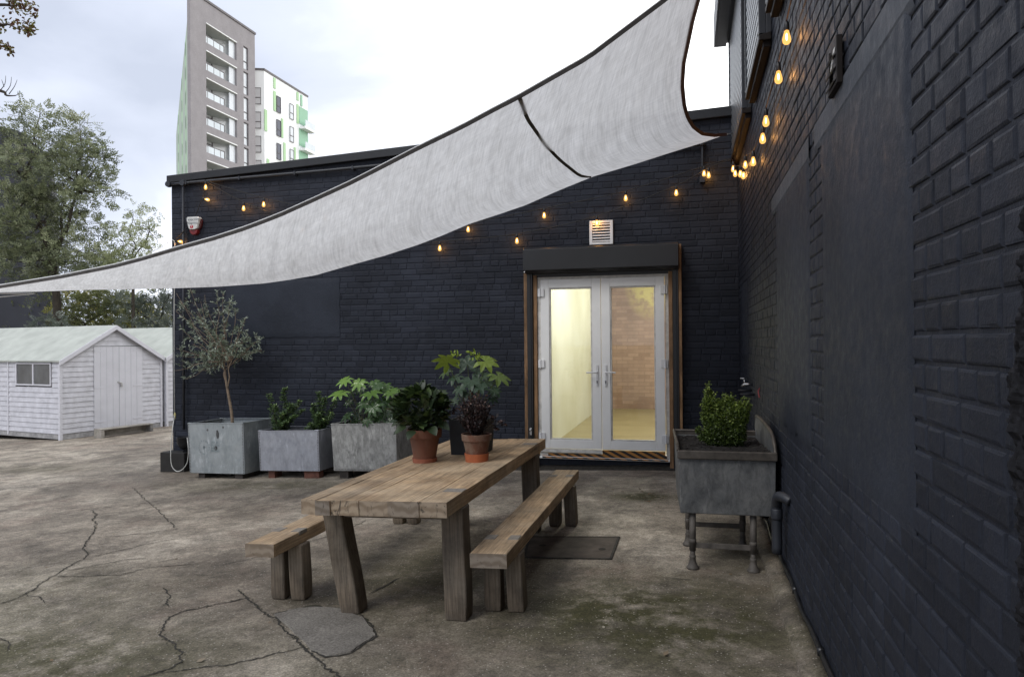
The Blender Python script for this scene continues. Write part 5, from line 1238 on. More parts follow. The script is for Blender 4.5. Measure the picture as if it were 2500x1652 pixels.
bB = bulbs_of(uB); cB = [hook+V((.02, 0, -.01))]+[p+V((0, 0, .05)) for p, _ in bB]; cB = cB[:6]+[bw(900, 600)]+cB[6:]+[bw(500, 441)]
strand('lower string of warm bulbs across the back wall, just above the door shutter box', cB, bB, M_CAB)
lA = [((502,457),(0,0,0)), ((506,487),(0,R(-75),0)), ((440,590),(0,R(-80),0)), ((462,656),(0,0,0))]
bC = [(bw(*q)+V((0, 0, .037) if r_[1] == 0 else (-.035, 0, .008)), r_) for q, r_ in lA]
strand('short string of warm bulbs at the left end of the wall near the alarm box', [bw(500, 441), bC[0][0]+V((0, 0, .05)), bw(496, 482), bC[1][0]+V((-.05, 0, .01)), bw(470, 540), bw(424, 588), bC[2][0]+V((-.05, 0, 0)), bw(440, 630), bC[3][0]+V((0, 0, .05))], bC, M_CAB)
XB = WX-.062
rwp = [(1920.5,93),(1900.6,190),(1870,297),(1862,339),(1838.9,395)]
bD = [(onX(x, y, XB)+V((0, 0, .037)), (0, 0, 0)) for x, y in rwp]
lastY = onX(1838.9, 395, XB).y
cl = [(1819.6,403,.35),(1815,429,.55),(1807.7,425,.7),(1795,424,.9),(1790,413,1.02)]
bD += [(atD(x, y, np.interp(f, [0, 1], [lastY*1.03, 8.05]))+V((0, 0, .037)), (0, 0, 0)) for x, y, f in cl]
cD = [onX(1945, -60, XB)]+[p+V((0, 0, .05)) for p, _ in bD]+[hook]
strand('string of big warm bulbs running down along the right wall to the corner', cD, bD, M_CABB, .004)

# ------------------------------------------------------------------ sheds
M_SHW = simple('lilac_white_boards', (.54, .54, .58), .55, .16, 6, bump=.2, bscale=30)
M_SHD = simple('lilac_white_door', (.60, .60, .645), .5, .06, 3, bump=.1, bscale=30)
M_SHG = simple('grimy_base_board', (.27, .265, .265), .7, .35, 9, bump=.3)
M_FELT = simple('pale_green_felt', (.40, .42, .385), .9, .14, 3, bump=.4, bscale=90)
fl0, fl1 = gp(147.8, 1074.5), V((-12.32, 14.646, -.44)); dv = (fl1-fl0); dv.z = 0; SW = dv.length; ang = math.atan2(dv.y, dv.x)
EH, RH = 1.68, 2.40
def shed(loc, label, width=SW, length=5.2):
    t = thing('garden_shed', loc, label, 'shed', (0, 0, ang), 'pale painted garden sheds')
    w = width; m = MB(); bh = .108; m_main = m; bse = MB()
    # front gable boards, door gap in the middle
    dx0, dx1 = w*.30, w*.79; DH = .02+18*bh
    def roofz(x): return EH+(RH-EH)*(1-abs(x-w/2)/(w/2))
    nb = int(RH/bh)+1
    for i in range(nb):
        z0 = .1+i*bh-.09 if i == 0 else .02+i*bh; z1 = .02+(i+1)*bh
        if z0 > RH-.05: break
        def seg(xa, xb):
            m = bse if i == 0 else m_main
            # clip to the gable
            xa2, xb2 = xa, xb; zt1 = min(z1, RH-.03)
            f0, f1 = max(0, (z0-EH)/(RH-EH)), max(0, (zt1-EH)/(RH-EH))
            xa, xb = max(xa, w/2*f0), min(xb, w-w/2*f0); xa2, xb2 = max(xa2, w/2*f1), min(xb2, w-w/2*f1)
            if xb-xa < .03: return
            xa2 = min(xa2, xb2-.001)
            m.add([V((xa, -.022, z0)), V((xb, -.022, z0)), V((xb2, -.006, zt1+.004)), V((xa2, -.006, zt1+.004)), V((xa, .01, z0)), V((xb, .01, z0)), V((xb2, .01, zt1)), V((xa2, .01, zt1))],
                  [(0, 1, 2, 3), (0, 4, 5, 1), (1, 5, 6, 2), (3, 7, 4, 0)])
        if z0 < DH: seg(.0, dx0); seg(dx1, w)
        else: seg(0, w)
    # side walls
    for i in range(int(EH/bh)+1):
        z0 = .02+i*bh; z1 = min(z0+bh, EH); 
        m = bse if i == 0 else m_main
        for sx_ in (0, 1):
            x_ = 0 if sx_ == 0 else w; s_ = -1 if sx_ == 0 else 1
            for (ya, yb) in (((0, length),) if not (sx_ == 0 and .0 + 1.12 < z1 and z0 < 1.60) else ((0, .25), (1.51, 2.4), (3.66, length))):
                m.add([V((x_+s_*.02, ya, z0)), V((x_+s_*.02, yb, z0)), V((x_+s_*.004, yb, z1+.004)), V((x_+s_*.004, ya, z1+.004)), V((x_-s_*.01, ya, z0)), V((x_-s_*.01, yb, z0))], [(0, 1, 2, 3), (0, 4, 5, 1)])
    m = m_main
    m.add([V((0, length, 0)), V((w, length, 0)), V((w, length, EH)), V((w/2, length, RH)), V((0, length, EH))], [(0, 1, 2, 3, 4)])
    m.build('wall', M_SHW, t)
    bse.build('base_board', M_SHG, t)
    for a_, b_ in [((x_-.03, -.03, 0), (x_+.03, .03, EH-.02)) for x_ in (-.0, w)]+[((-.03, y_-.02, .05), (-.004, y_+.02, EH)) for y_ in (1.78, 4.1)]:
        tr_ = MB(); tr_.bb(a_, b_); tr_.build('trim', M_SHD, t, bevel=.003)
    rfm = MB(); ov = .07
    for s_ in (-1, 1):
        xe = w/2+s_*(w/2+ov); ze = EH-ov*(RH-EH)/(w/2)
        a, b, c, d_ = V((xe, -.09, ze)), V((w/2, -.09, RH)), V((w/2, length+.08, RH)), V((xe, length+.08, ze)); u_ = V((0, 0, .03))
        rfm.hexa([a, b, c, d_] if s_ < 0 else [d_, c, b, a], [p+u_ for p in ([a, b, c, d_] if s_ < 0 else [d_, c, b, a])])
    rfm.build('roof', M_FELT, t)
    bgm = MB()
    for s_ in (-1, 1):
        xe = w/2+s_*(w/2+ov+.01); ze = EH-ov*(RH-EH)/(w/2)
        a, b = V((xe, -.115, ze-.075)), V((w/2, -.115, RH-.07)); u_ = V((0, 0, .1)); k_ = V((0, .022, 0))
        bgm.hexa([a, b, b+k_, a+k_] if s_ < 0 else [b, a, a+k_, b+k_], [p+u_ for p in ([a, b, b+k_, a+k_] if s_ < 0 else [b, a, a+k_, b+k_])])
    bgm.build('bargeboard', M_SHD, t, bevel=.003)
    dm = MB(); n_ = 8
    for i in range(n_):
        xa = dx0+(dx1-dx0)*i/n_; xb = dx0+(dx1-dx0)*(i+1)/n_; g2 = .006 if i == 4 else .0015
        dm.bb((xa+g2, -.028, .05), (xb-.0015, .0, DH-.012))
    dr = dm.build('door', M_SHD, t, bevel=.003)
    for z_ in (.3, 1.05, 1.85):
        for xa, xb in ((dx0+.01, dx0+.24), (dx1-.24, dx1-.01)):
            h_ = MB(); h_.bb((xa, -.034, z_-.014), (xb, -.028, z_+.014)); h_.build('hinge', M_SHD, dr)
    lk = MB(); xc = (dx0+dx1)/2+.02; lk.box((xc, -.036, 1.13), (.13, .01, .03), Matrix.Rotation(R(20), 3, 'Y')); lk.box((xc+.02, -.05, 1.07), (.045, .02, .05)); lk.build('padlock', M_CHROME, dr, bevel=.003)
    for y0_ in (.27, 2.42):
        wf = MB(); y1_, za, zb2 = y0_+1.22, 1.13, 1.62
        for (a, b) in (((y0_, za), (y1_, za+.03)), ((y0_, zb2-.03), (y1_, zb2)), ((y0_, za+.03), (y0_+.03, zb2-.03)), ((y1_-.03, za+.03), (y1_, zb2-.03)), (((y0_+y1_)/2-.02, za+.03), ((y0_+y1_)/2+.02, zb2-.03))):
            wf.bb((-.035, a[0], a[1]), (.01, b[0], b[1]))
        wo = wf.build('window', M_SHD, t, bevel=.003); gm = MB(); gm.bb((-.015, y0_+.03, za+.03), (-.008, y1_-.03, zb2-.03)); gm.build('glass', M_GLASSD, wo)
    return t
s1 = shed(V((fl0.x, fl0.y, gz(fl0.x))), 'pale lilac-white garden shed with plank double door and side window, nearest shed')
d1 = dv.normalized(); o2 = V((fl0.x, fl0.y, gz(fl0.x)))+d1*(SW+.1)+V((.06, 0, .01))
s2 = shed(o2, 'second pale garden shed, mostly hidden behind the left corner of the black building')
ta, tb_ = gp(240, 1067), gp(343, 1054)
tg = thing('wooden_trough', V(((ta.x+tb_.x)/2+.12, (ta.y+tb_.y)/2, gz(ta.x))), 'low grey wooden trough lying in front of the shed door', 'trough', (0, 0, ang))
M_GW = wood('grey_softwood', 'x', (.28, .27, .25), (.17, .16, .15), (.3, .29, .28))
m = MB(); l_ = .62
m.bb((-l_, -.12, .17), (l_, .12, .195)); m.build('top_board', M_GW, tg, bevel=.003)
for x_ in (-l_+.02, l_-.05):
    m = MB(); m.bb((x_-.02, -.12, 0), (x_+.05, .12, .17)); m.build('end_board', M_GW, tg, bevel=.003)
m = MB(); m.bb((-l_+.06, .02, .03), (l_-.06, .04, .17)); m.build('side_board', M_GW, tg, bevel=.003)

# ------------------------------------------------------------------ dark building on the far left
db = thing('brick_building', (-26, 26, gz(-24)), 'big black-painted windowless building behind the trees at the far left', 'building')
m = MB(); a = onY(128, 800, 26); zt2 = onY(36, 323, 26).z; x_ = onY(36, 323, 26).x
fp = [V((-42, 26, -1.5)), V((a.x, 26, -1.5)), V((a.x, 26, zt2-1.3)), V((x_+.6, 26, zt2-.25)), V((x_, 26, zt2)), V((-42, 26, zt2+2.8))]
m.prism(fp, (0, 0, 0), (-9, 9, 0)); finish(db, m, 'wall', simple('black_blue_cladding', (.014, .016, .024), .6, .35, .5, bump=.3))
m = MB()
for p, q in ((fp[5], fp[4]), (fp[4], fp[3])): m.hexa([p+V((0, -.1, 0)), q+V((0, -.1, 0)), q+V((0, .1, 0)), p+V((0, .1, 0))], [p+V((0, -.1, .12)), q+V((0, -.1, .12)), q+V((0, .1, .12)), p+V((0, .1, .12))])
finish(db, m, 'roof_edge', M_SLATE)

# ------------------------------------------------------------------ trees beyond the sheds
M_T1 = leaf('ash_leaf', [(0., (.05, .064, .032)), (.5, (.15, .175, .09)), (.85, (.30, .32, .185)), (1., (.5, .5, .37))], .5, .3)
M_T2 = leaf('pale_sapling_leaf', [(0., (.12, .14, .07)), (.6, (.25, .28, .13)), (1., (.42, .44, .26))], .5, .35)
M_T3 = leaf('dark_shrub_leaf', [(0., (.04, .05, .018)), (.5, (.13, .15, .05)), (.85, (.25, .27, .10)), (1., (.42, .42, .20))], .5, .3)
M_T4 = leaf('yellowing_leaf', [(0., (.08, .09, .02)), (.5, (.24, .23, .05)), (1., (.5, .44, .12))], .5, .4)
M_T5 = leaf('blue_green_leaf', [(0., (.05, .065, .055)), (.5, (.10, .12, .10)), (1., (.2, .22, .18))], .5, .3)
M_AU = leaf('autumn_leaf', [(0., (.055, .022, .012)), (.45, (.13, .06, .025)), (.75, (.16, .15, .03)), (1., (.09, .11, .035))], .55, .35)
def spray(mb, p, d, L_, n, ls, lw, r2, c):
    d = d.normalized(); s = d.cross(rdir(r2)).normalized(); nn = s.cross(d)
    for k in range(n):
        t = (k+1)/n; q = p+d*L_*t-V((0, 0, 1))*L_*.25*t*t
        for sg in (-1, 1): mb.leaf2(q, d*.55+s*sg*.9+rdir(r2)*.15, nn, ls*(1-.3*t), lw, max(0, min(1, c+r2.uniform(-.22, .22))))
    mb.leaf2(p+d*L_-V((0, 0, L_*.25)), d, nn, ls, lw, c)
def crown_tree(label, name, cat, base, forks, blobs, mat, D, seed, dens=1., L_=.22, ls=.07, lw=.022, nl=5, tr=.1, dd=None, group=None, r_lo=.45):
    """blobs in photo pixels (cx, cy, rx, ry) at depth D; trunk from base through forks to every clump"""
    r2 = random.Random(seed); dd = dd or 1.; s_ = D/F
    b = atD(*base, D); b = V((b.x, b.y, gz(b.x)-.05)); t = thing(name, b, label, cat, group=group)
    fk = [atD(x, y, D+r2.uniform(-.2, .2)) for x, y in forks]; tk = MB(); lv = MB()
    P = smoothpath([b]+fk[:2], 4) if len(fk) > 1 else [b, fk[0]]
    tk.tube(P, [tr*(1-.45*i/(len(P)-1)) for i in range(len(P))], 8)
    for i in range(1, len(fk)-1): pass
    for f in fk[2:]: twig(tk, fk[1], f, tr*.42, tr*.25, .12, r2=r2)
    hub = fk[1:] if len(fk) > 1 else fk
    for (x, y, rx, ry) in blobs:
        c_ = atD(x, y, D+r2.uniform(-.5, .5)*dd); h = min(hub, key=lambda q: (q-c_).length); twig(tk, h, c_, tr*.2, tr*.07, .15, r2=r2)
        cb_ = r2.uniform(.25, .7)
        n = int(dens*rx*ry/26)+6
        for p in ell_pts(n, c_, (rx*s_, min(rx, ry)*s_*dd*1.2, ry*s_), r2=r2, shell=r_lo):
            o_ = (p-c_).normalized()
            if mnoise.noise(p*1.9+V((seed, 0, 0))) < -.14: continue
            if r2.random() < .16: tk.tube([c_.lerp(p, .35), p], .006, 4, caps=False)
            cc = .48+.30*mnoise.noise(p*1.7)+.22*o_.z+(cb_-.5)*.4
            spray(lv, p, o_*.6+rdir(r2)*.8+V((0, 0, .15)), L_*r2.uniform(.6, 1.2), nl, ls*r2.uniform(.8, 1.2), lw, r2, cc)
    finish(t, tk, 'trunk', M_BARK2, smooth=True); finish(t, lv, 'crown', mat); return t
crown_tree('tall feathery green tree rising beyond the sheds at the left, before the black building', 'ash_tree', 'tree', (145, 1000), [(140,760),(130,640),(75,480),(60,440),(190,470),(110,540),(150,520),(175,520)],
    [(95,295,42,38),(55,345,50,45),(110,350,60,45),(190,330,40,45),(195,300,18,22),(160,380,70,50),(215,375,48,32),(245,375,20,16),(60,420,60,50),(110,430,60,50),(190,425,55,40),(225,425,32,25),(30,480,45,60),(80,510,55,45),(150,490,60,40),(210,480,45,32),(230,470,32,25),(90,560,80,50),(180,545,55,35),(215,550,35,28),(40,590,45,40),(130,610,80,45),(200,610,55,40),(235,620,35,30),(60,650,50,35),(150,655,80,35),(240,655,35,25),(272,465,12,12),(100,245+30,30,16),(20,400,35,45),(25,640,35,50),(110,700,28,30),(10,540,25,60)],
    M_T1, 21.5, 31, 2.1, .32, .11, .036, 5, .15, 2.0)
crown_tree('slender pale green sapling standing apart to the right of the tall feathery tree', 'sapling', 'tree', (325, 1000), [(325,760),(325,640),(315,560),(365,560),(300,600)],
    [(328,515,14,24),(335,560,22,35),(368,528,14,20),(362,570,20,32),(290,555,16,20),(305,590,30,30),(345,610,38,30),(285,620,30,22),(375,615,15,25),(320,640,60,28),(375,650,35,18),(260,640,25,20)], M_T2, 21., 33, 2.0, .22, .085, .03, 4, .06, 1.6, r_lo=.1)
crown_tree('dark olive leafy tree filling the space under the sail above the near shed roof', 'shrub_tree', 'tree', (215, 1000), [(205,880),(200,800),(250,760),(160,780)],
    [(150,730,32,30),(180,770,45,40),(240,740,55,35),(220,785,55,30),(285,765,45,35),(165,800,30,22),(310,730,45,28),(270,715,40,22),(330,770,40,30)], M_T3, 22.5, 35, 2.2, .27, .10, .036, 5, .1, 1.2)
crown_tree('yellowing leafy bush glowing low behind the sheds', 'yellowing_bush', 'bush', (290, 1000), [(290,900),(290,830),(340,800)],
    [(150,770,22,40),(280,800,50,18),(330,805,45,15),(180,720,30,22),(360,790,40,28),(215,720,30,20),(240,780,40,25),(330,745,30,25),(400,765,30,25)], M_T4, 24., 36, 2.2, .25, .10, .04, 4, .07, 1.)
crown_tree('pale blue-green feathery tree beside the left corner of the black building', 'feathery_tree', 'tree', (385, 1000), [(385,880),(385,800),(400,740),(340,760)],
    [(385,735,40,30),(400,780,30,28),(345,750,40,25),(415,740,25,30),(380,800,40,14),(420,790,18,20),(320,790,30,16),(290,740,40,22),(425,720,20,18)], M_T5, 21.5, 37, 2.2, .26, .10, .03, 5, .09, 1.)
crown_tree('small blue-green bush peeping over the left part of the near shed roof', 'feathery_bush', 'bush', (115, 1000), [(115,900),(115,830)],
    [(105,792,24,20),(130,785,22,22),(85,800,16,12),(150,800,22,16)], M_T5, 20.5, 38, 2., .22, .085, .028, 5, .05, .8)
# overhanging autumn branches, trunk outside the view
at_ = atD(-330, 1000, 8.5); at_ = V((at_.x, at_.y, gz(at_.x))); au = thing('autumn_tree', at_, 'overhanging branches with brown and yellow autumn leaves in the top left corner', 'tree')
tk = MB(); lv = MB(); ar = random.Random(2); D8 = 8.5
top_ = atD(-300, 200, D8); tk.tube(smoothpath([at_, at_.lerp(top_, .5)+V((.1, 0, 0)), top_, atD(-280, -100, D8)], 5), .12, 8)
for path in ([(-300,150),(-120,20),(0,12),(30,15),(60,10)], [(-300,160),(-120,70),(0,62),(20,60),(50,75)], [(-300,180),(-150,130),(-30,110),(8,105)], [(-300,240),(-120,200),(0,222),(15,233),(38,234)]):
    P = smoothpath([atD(x, y, D8) for x, y in path], 5); tk.tube(P, [.03*(1-i/len(P))+.003 for i in range(len(P))], 5)
for path in ([(0,222),(12,205),(14,185)], [(12,228),(25,210),(28,188)], [(22,230),(35,212),(42,195)], [(30,234),(42,232),(44,222)], [(10,212),(4,195)]):
    P = smoothpath([atD(x, y, D8) for x, y in path], 3); tk.tube(P, [.005*(1-i/len(P))+.0015 for i in range(len(P))], 4)
for (x, y, rx, ry, n) in [(45,15,30,20,75),(70,20,20,22,50),(85,35,7,12,14),(30,8,14,8,20),(50,60,30,14,60),(72,72,12,16,45),(58,75,14,10,20),(5,60,10,20,20),(12,112,16,10,42),(26,122,10,12,30),(80,52,4,5,4),(-30,30,30,40,60),(-40,110,40,20,50),(-300,-150,160,120,500),(-420,50,130,110,350),(-200,-60,110,90,300),(-300,180,110,60,150)]:
    c_ = atD(x, y, D8); s_ = D8/F
    for p in ell_pts(n, c_, (rx*s_, rx*s_, ry*s_), r2=ar, shell=0): lv.leafq(p, rdir(ar, -.5), rdir(ar), ar.uniform(.03, .06), ar.uniform(.018, .035), ar.random(), .25)
finish(au, tk, 'trunk', M_BARK2, smooth=True); finish(au, lv, 'crown', M_AU)
# ground cover far behind the sheds: low hedge mass
hd = MB(); h2r = random.Random(77)
for i in range(9500):
    X = h2r.uniform(-38, -9); Y = 27+h2r.uniform(-1, 3); p = V((X, Y, -.8+h2r.random()*(4.6+.9*mnoise.noise(V((X*.5, 0, 0)))))); spray(hd, p, rdir(h2r, .6), .38, 3, .15, .06, h2r, .35+.3*mnoise.noise(p*1.3))
tag(hd.build('hedge', M_T3), kind='stuff', label='far mass of dark green undergrowth behind the sheds and trees', cat='hedge')

# ------------------------------------------------------------------ towers
M_GB = Mat('grey_facing_brick', (.2, .19, .2), .8)
v_ = M_GB.ramp(M_GB.noise(.9, 6), [(.3, (.255, .24, .25)), (.7, (.305, .29, .30))]); v_ = M_GB.mix(1., v_, M_GB.ramp(M_GB.noise(4, 5, .7, (1, 1, 8)), [(.3, .85), (.7, 1.12)]), 'MULTIPLY'); M_GB.color(v_); M_GB = M_GB.m
M_GREEN = simple('light_green_cladding', (.40, .62, .34), .5, .06, .3, bump=0); M_GRN2 = simple('green_cladding', (.27, .50, .34), .5, .06, .3, bump=0)
M_WCL = simple('white_cladding', (.86, .88, .88), .5, .04, .2, bump=0)
M_WIN = simple('tower_glass', (.62, .66, .70), .1, .12, .2, bump=0, spec=.9); M_WINB = simple('blind_window', (.60, .60, .61), .3, .05, .2, bump=0); M_WIND = simple('dark_tower_glass', (.06, .065, .10), .1, .1, .2, bump=0)
M_FRM = simple('tower_window_frame', (.12, .11, .115), .5, .1, 1, bump=0); M_SOF = simple('balcony_soffit', (.50, .53, .50), .7, .1, 2, bump=0); M_BAL = simple('balcony_glass', (.62, .68, .72), .12, .1, .5, bump=0)
ZR = 39.6
c0 = onZ(464, -22, ZR); c1 = onZ(622, 85, ZR)
fd = (c1-c0); fd.z = 0; FW = fd.length; fd.normalize(); fn_ = V((fd.y, -fd.x, 0))     # along the grey face, outward normal
tw = thing('apartment_tower', V((c0.x, c0.y, -.8)), 'tall grey brick apartment tower with deep corner balconies, rising behind the black building', 'building')
def tp3(u, z, out_=0.): return c0.xy.to_3d()+fd*u+fn_*out_+V((0, 0, z))
def fb(mb, u0, u1, z0, z1, d0, d1, **k): mb.hexa([tp3(u0, z0, d0), tp3(u1, z0, d0), tp3(u1, z0, d1), tp3(u0, z0, d1)][::-1], [tp3(u0, z1, d0), tp3(u1, z1, d0), tp3(u1, z1, d1), tp3(u0, z1, d1)][::-1], **k)
def on_face(x, y):                                                             # a photo pixel on the grey face
    r = ray(x, y); o_ = c0-EYE; t_ = o_.dot(fn_)/r.dot(fn_); p = EYE+r*t_; return ((p-c0).dot(fd), p.z)
FH = 3.0
def t8(x, y): return 420+x/3.564, y/3.564
u_b0 = on_face(*t8(297, 600))[0]; u_b1 = on_face(*t8(563, 600))[0]; u_w0 = on_face(*t8(622, 600))[0]; u_w1 = on_face(*t8(663, 600))[0]
zsl = [on_face(*t8(297, y))[1] for y in (437, 672, 910, 1150, 1390)]
FH = (zsl[0]-zsl[-1])/4; base_z = zsl[0]
floors = [base_z-FH*k for k in range(-1, 12)]         # slab line (top of each opening)
m = MB(); zlow = -1
# face as strips round the openings
op_h = FH*.72
fb(m, 0, u_b0, zlow, ZR, -.4, 0); fb(m, u_b1, u_w0, zlow, ZR, -.4, 0); fb(m, u_w1, FW, zlow, ZR, -.4, 0)
for zz_ in floors:
    fb(m, u_b0, u_b1, zz_-FH, zz_-op_h, -.4, 0)
topz = floors[0]
wz = [on_face(*t8(645, y)) for y in (395, 585)]
for zz_ in floors: fb(m, u_w0, u_w1, zz_-FH+.1, zz_-FH*.86+.0, -.4, 0)
fb(m, u_b0, u_b1, topz, ZR, -.4, 0); fb(m, u_w0, u_w1, topz-.3+.4, ZR, -.4, 0)
finish(tw, m, 'wall', M_GB)
BD = 1.9; M_BWIN = simple('balcony_window_glass', (.72, .74, .76), .08, .12, .6, bump=0, spec=1.)
for i, zz_ in enumerate(floors):
    if zz_ < 3: break
    zb0 = zz_-op_h; s = MB(); fb(s, u_b0, u_b1, zz_-.12, zz_-.02, -BD, .0); fb(s, u_b0, u_b1, zb0-.2, zb0-.02, -BD, -.41); o = finish(tw, s, 'balcony_slab', M_SOF)
    w2 = MB(); um = u_b0+(u_b1-u_b0)*.62
    fb(w2, u_b0, um, zb0, zz_-.12, -BD-.1, -BD); w2.hexa([tp3(um, zb0, -BD), tp3(um+.01, zb0, -BD+.02), tp3(u_b1-.02, zb0, -.35), tp3(u_b1-.02, zb0, -.45)][::-1], [tp3(um, zz_-.12, -BD), tp3(um+.01, zz_-.12, -BD+.02), tp3(u_b1-.02, zz_-.12, -.35), tp3(u_b1-.02, zz_-.12, -.45)][::-1])
    q = w2.build('balcony_window', M_BWIN, o)
    mu = MB()
    for f in (.2, .42, .62): fb(mu, u_b0+(u_b1-u_b0)*f-.05, u_b0+(u_b1-u_b0)*f+.05, zb0, zz_-.12, -BD, -BD+.08)
    fb(mu, u_b0, um, zz_-.5, zz_-.4, -BD, -BD+.06); mu.build('mullion', M_FRM, o)
    fb(w2, 0, 0, 0, 0, 0, 0)
    wl = MB(); fb(wl, u_b0+(u_b1-u_b0)*.80, u_b1-.05, zb0, zz_-.15, -.35, -.25); wl.build('end_window', M_WIN, o)
    bg_ = MB(); fb(bg_, u_b0, u_b0+(u_b1-u_b0)*.62, zb0, zb0+.85, -.3, -.26); bg_.build('balcony_glass', M_BAL, o)
    rl = MB(); fb(rl, u_b0, u_b0+(u_b1-u_b0)*.64, zb0+.88, zb0+.96, -.32, -.24)
    for f in (.1, .3, .5, .64): fb(rl, u_b0+(u_b1-u_b0)*f-.04, u_b0+(u_b1-u_b0)*f+.04, zb0, zb0+.9, -.33, -.25)
    rl.build('railing', M_FRM, o)
    ed = MB(); fb(ed, u_b0, u_b1, zz_-.1, zz_+.0, .0, .06); ed.build('slab_edge', M_WCL, o)
    ww = MB(); z0_, z1_ = zz_-FH*.86, zz_+.1; fb(ww, u_w0, u_w1, z0_, z1_, -.25, -.18); ow = finish(tw, ww, 'window', M_WIN)
    wf = MB(); fb(wf, u_w0, u_w0+.08, z0_, z1_, -.18, -.1); fb(wf, u_w1-.08, u_w1, z0_, z1_, -.18, -.1); fb(wf, u_w0, u_w1, z0_+FH*.3, z0_+FH*.3+.08, -.18, -.1); fb(wf, u_w0, u_w1, z1_-.08, z1_, -.18, -.1); wf.build('frame', M_FRM, ow)
cpm = MB(); fb(cpm, -.1, FW+.1, ZR, ZR+.25, -.5, .12); finish(tw, cpm, 'parapet', M_FRM)
# green striped flank running away to the left
c2 = onZ(430, 330, ZR); fl = (c2-c0); fl.z = 0; LL = fl.length; fl.normalize(); ln_ = V((fl.y, -fl.x, 0))
if ln_.dot(EYE-c0) < 0: ln_ = -ln_
def lp3(u, z, o_=0.): return c0.xy.to_3d()+fl*u+ln_*o_+V((0, 0, z))
seg_ = [0, .04, .075, .2, .26, .42, .50, .72, .80, 1.]; M_PG = simple('pale_grey_green_cladding', (.42, .50, .40), .6, .06, .3, bump=0); mats_ = [M_GB, M_GB, M_PG, M_GREEN, M_PG, M_GREEN, M_PG, M_GREEN, M_PG]
for a, b, mt in zip(seg_, seg_[1:], mats_):
    m = MB(); m.quad(lp3(a*LL, -1), lp3(b*LL, -1), lp3(b*LL, ZR), lp3(a*LL, ZR)); finish(tw, m, 'cladding_strip', mt)
fw_ = MB()
for z_ in np.arange(4, ZR-2, FH):
    for f in (.055, .23, .46, .76): fw_.quad(lp3(LL*(f-.008), z_, .06), lp3(LL*(f+.008), z_, .06), lp3(LL*(f+.008), z_+1.6, .06), lp3(LL*(f-.008), z_+1.6, .06))
finish(tw, fw_, 'flank_windows', M_FRM)
m = MB(); q1, q2, q3 = tp3(FW, 0), lp3(LL, 0), lp3(LL, 0)+fd*6
m.quad(tp3(FW, -1), tp3(FW, ZR), V((q3.x, q3.y, ZR)), V((q3.x, q3.y, -1))); m.quad(lp3(LL, -1), lp3(LL, ZR), V((q3.x, q3.y, ZR)), V((q3.x, q3.y, -1)))
m.add([tp3(0, ZR), tp3(FW, ZR), V((q3.x, q3.y, ZR)), lp3(LL, ZR)], [(0, 1, 2, 3)]); finish(tw, m, 'roof', M_GB)

# white tower
Z2 = 36.
k0 = onZ(600, 171, Z2); k1 = onZ(644.5, 172.5, Z2); k2 = onZ(750.5, 238, Z2)
wt = thing('apartment_tower', V((k1.x, k1.y, -.8)), 'white apartment tower with light green strips and dark windows, right of the grey tower', 'building')
def face(a, b):
    d = (b-a); d.z = 0; L_ = d.length; d.normalize(); n = V((d.y, -d.x, 0))
    if n.dot(EYE-a) < 0: n = -n
    P = lambda u, z, o_=0.: a.xy.to_3d()+d*u+n*o_+V((0, 0, z))
    def hit(x, y): 
        r = ray(x, y); t_ = (a-EYE).dot(n)/r.dot(n); p = EYE+r*t_; return (p-a).dot(d), p.z
    return P, hit, L_, n
PA, hA, LA, nA = face(k0, k1); PB, hB, LB_, nB = face(k1, k2)
m = MB(); m.quad(PA(0, -1), PA(LA, -1), PA(LA, Z2), PA(0, Z2)); m.quad(PB(0, -1), PB(LB_, -1), PB(LB_, Z2), PB(0, Z2))
bk_ = PB(LB_, 0)-nB*14; bk2 = PA(0, 0)-nA*14
m.quad(PB(LB_, -1), bk_+V((0, 0, -1)), bk_+V((0, 0, Z2)), PB(LB_, Z2)); m.quad(bk2+V((0, 0, -1)), PA(0, -1), PA(0, Z2), bk2+V((0, 0, Z2))); m.add([PA(0, Z2), PB(0, Z2), PB(LB_, Z2), bk_+V((0, 0, Z2)), bk2+V((0, 0, Z2))], [(0, 1, 2, 3, 4)])
finish(wt, m, 'wall', M_WCL)
m = MB()
def pb8(P, u0, u1, z0, z1, o0, o1): m_ = MB(); m_.hexa([P(u0, z0, o0), P(u1, z0, o0), P(u1, z0, o1), P(u0, z0, o1)], [P(u0, z1, o0), P(u1, z1, o0), P(u1, z1, o1), P(u0, z1, o1)]); return m_
for P, L_ in ((PA, LA), (PB, LB_)): finish(wt, pb8(P, -.1, L_+.1, Z2, Z2+.25, -.3, .1), 'parapet', M_FRM)
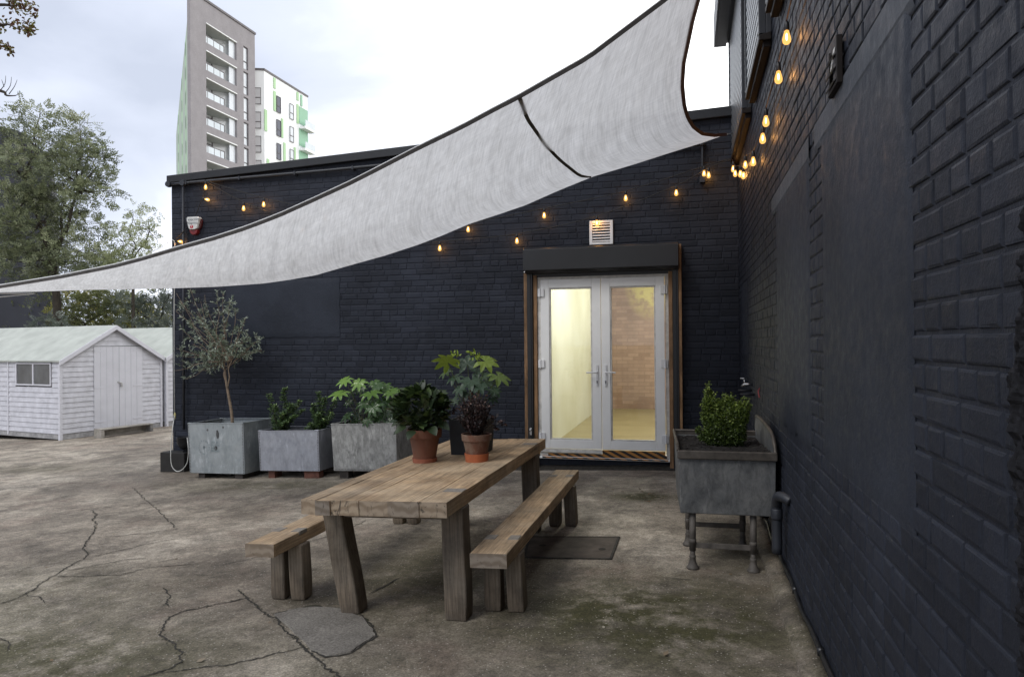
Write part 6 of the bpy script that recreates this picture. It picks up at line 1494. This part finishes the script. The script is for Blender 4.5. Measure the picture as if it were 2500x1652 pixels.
def winp(P, h, box, mt, name='window', rep=1, dy=207, fr=True):
    x0_, y0_, x1_, y1_ = box
    a = h(*t8(x0_, y0_)); b = h(*t8(x1_, y0_)); c = h(*t8(x0_, y1_)); u0, u1 = min(a[0], b[0]), max(a[0], b[0]); z1_, z0_ = a[1], c[1]
    dz_ = (h(*t8(x0_, y0_))[1]-h(*t8(x0_, y0_+dy))[1])
    for k_ in range(rep):
        o = finish(wt, pb8(P, u0, u1, z0_-dz_*k_, z1_-dz_*k_, .03, .09), name, mt)
        if fr:
            f = MB()
            for (p0, p1, q0, q1) in ((0, .06, 0, 1), (.94, 1, 0, 1), (0, 1, 0, .025), (0, 1, .975, 1), (0, 1, .38, .42)):
                w_ = u1-u0; hh_ = z1_-z0_; z_ = z0_-dz_*k_
                f.hexa([P(u0+w_*p0, z_+hh_*q0, .09), P(u0+w_*p1, z_+hh_*q0, .09), P(u0+w_*p1, z_+hh_*q0, .14), P(u0+w_*p0, z_+hh_*q0, .14)], [P(u0+w_*p0, z_+hh_*q1, .09), P(u0+w_*p1, z_+hh_*q1, .09), P(u0+w_*p1, z_+hh_*q1, .14), P(u0+w_*p0, z_+hh_*q1, .14)])
            f.build('frame', M_FRM, o)
winp(PA, hA, (712, 765, 775, 908), M_WINB, rep=5, dy=210)
winp(PB, hB, (905, 832, 940, 972), M_WIND, rep=5, dy=205)
winp(PB, hB, (1018, 898, 1052, 1030), M_WIN, rep=4, dy=198)
for box, mt, rp__, dy_ in (((800, 950, 823, 1135), M_GREEN, 1, 200), ((880, 675, 897, 765), M_GREEN, 1, 200), ((880, 790, 899, 960), M_GREEN, 1, 200), ((948, 1030, 963, 1195), M_GREEN, 1, 200), ((967, 1240, 984, 1420), M_GREEN, 1, 200), ((1058, 1280, 1072, 1420), M_GREEN, 1, 200), ((822, 1380, 842, 1500), M_GREEN, 1, 200), ((1082, 800, 1098, 870), M_GREEN, 1, 200), ((1082, 905, 1098, 1070), M_GREEN, 1, 200), ((1115, 825, 1130, 920), M_GRN2, 1, 200)):
    winp(PB, hB, box, mt, 'cladding_strip', rp__, dy_, False)
for yy in (925, 1115, 1305):
    u0 = hB(*t8(1104, yy))[0]; z1_ = hB(*t8(1104, yy))[1]; hh_ = hB(*t8(1104, yy))[1]-hB(*t8(1104, yy+190))[1]
    o = finish(wt, pb8(PB, u0, LB_-.02, z1_-hh_*.78, z1_, .02, .06), 'balcony_recess', M_GRN2)
    pb8(PB, u0+.1, LB_+.5, z1_-hh_-.05, z1_-hh_+.28, .0, .9).build('balcony_slab', M_WCL, o)
    pb8(PB, u0+.2, LB_+.5, z1_-hh_+.28, z1_-hh_+1.15, .84, .88).build('balcony_glass', M_BAL, o)
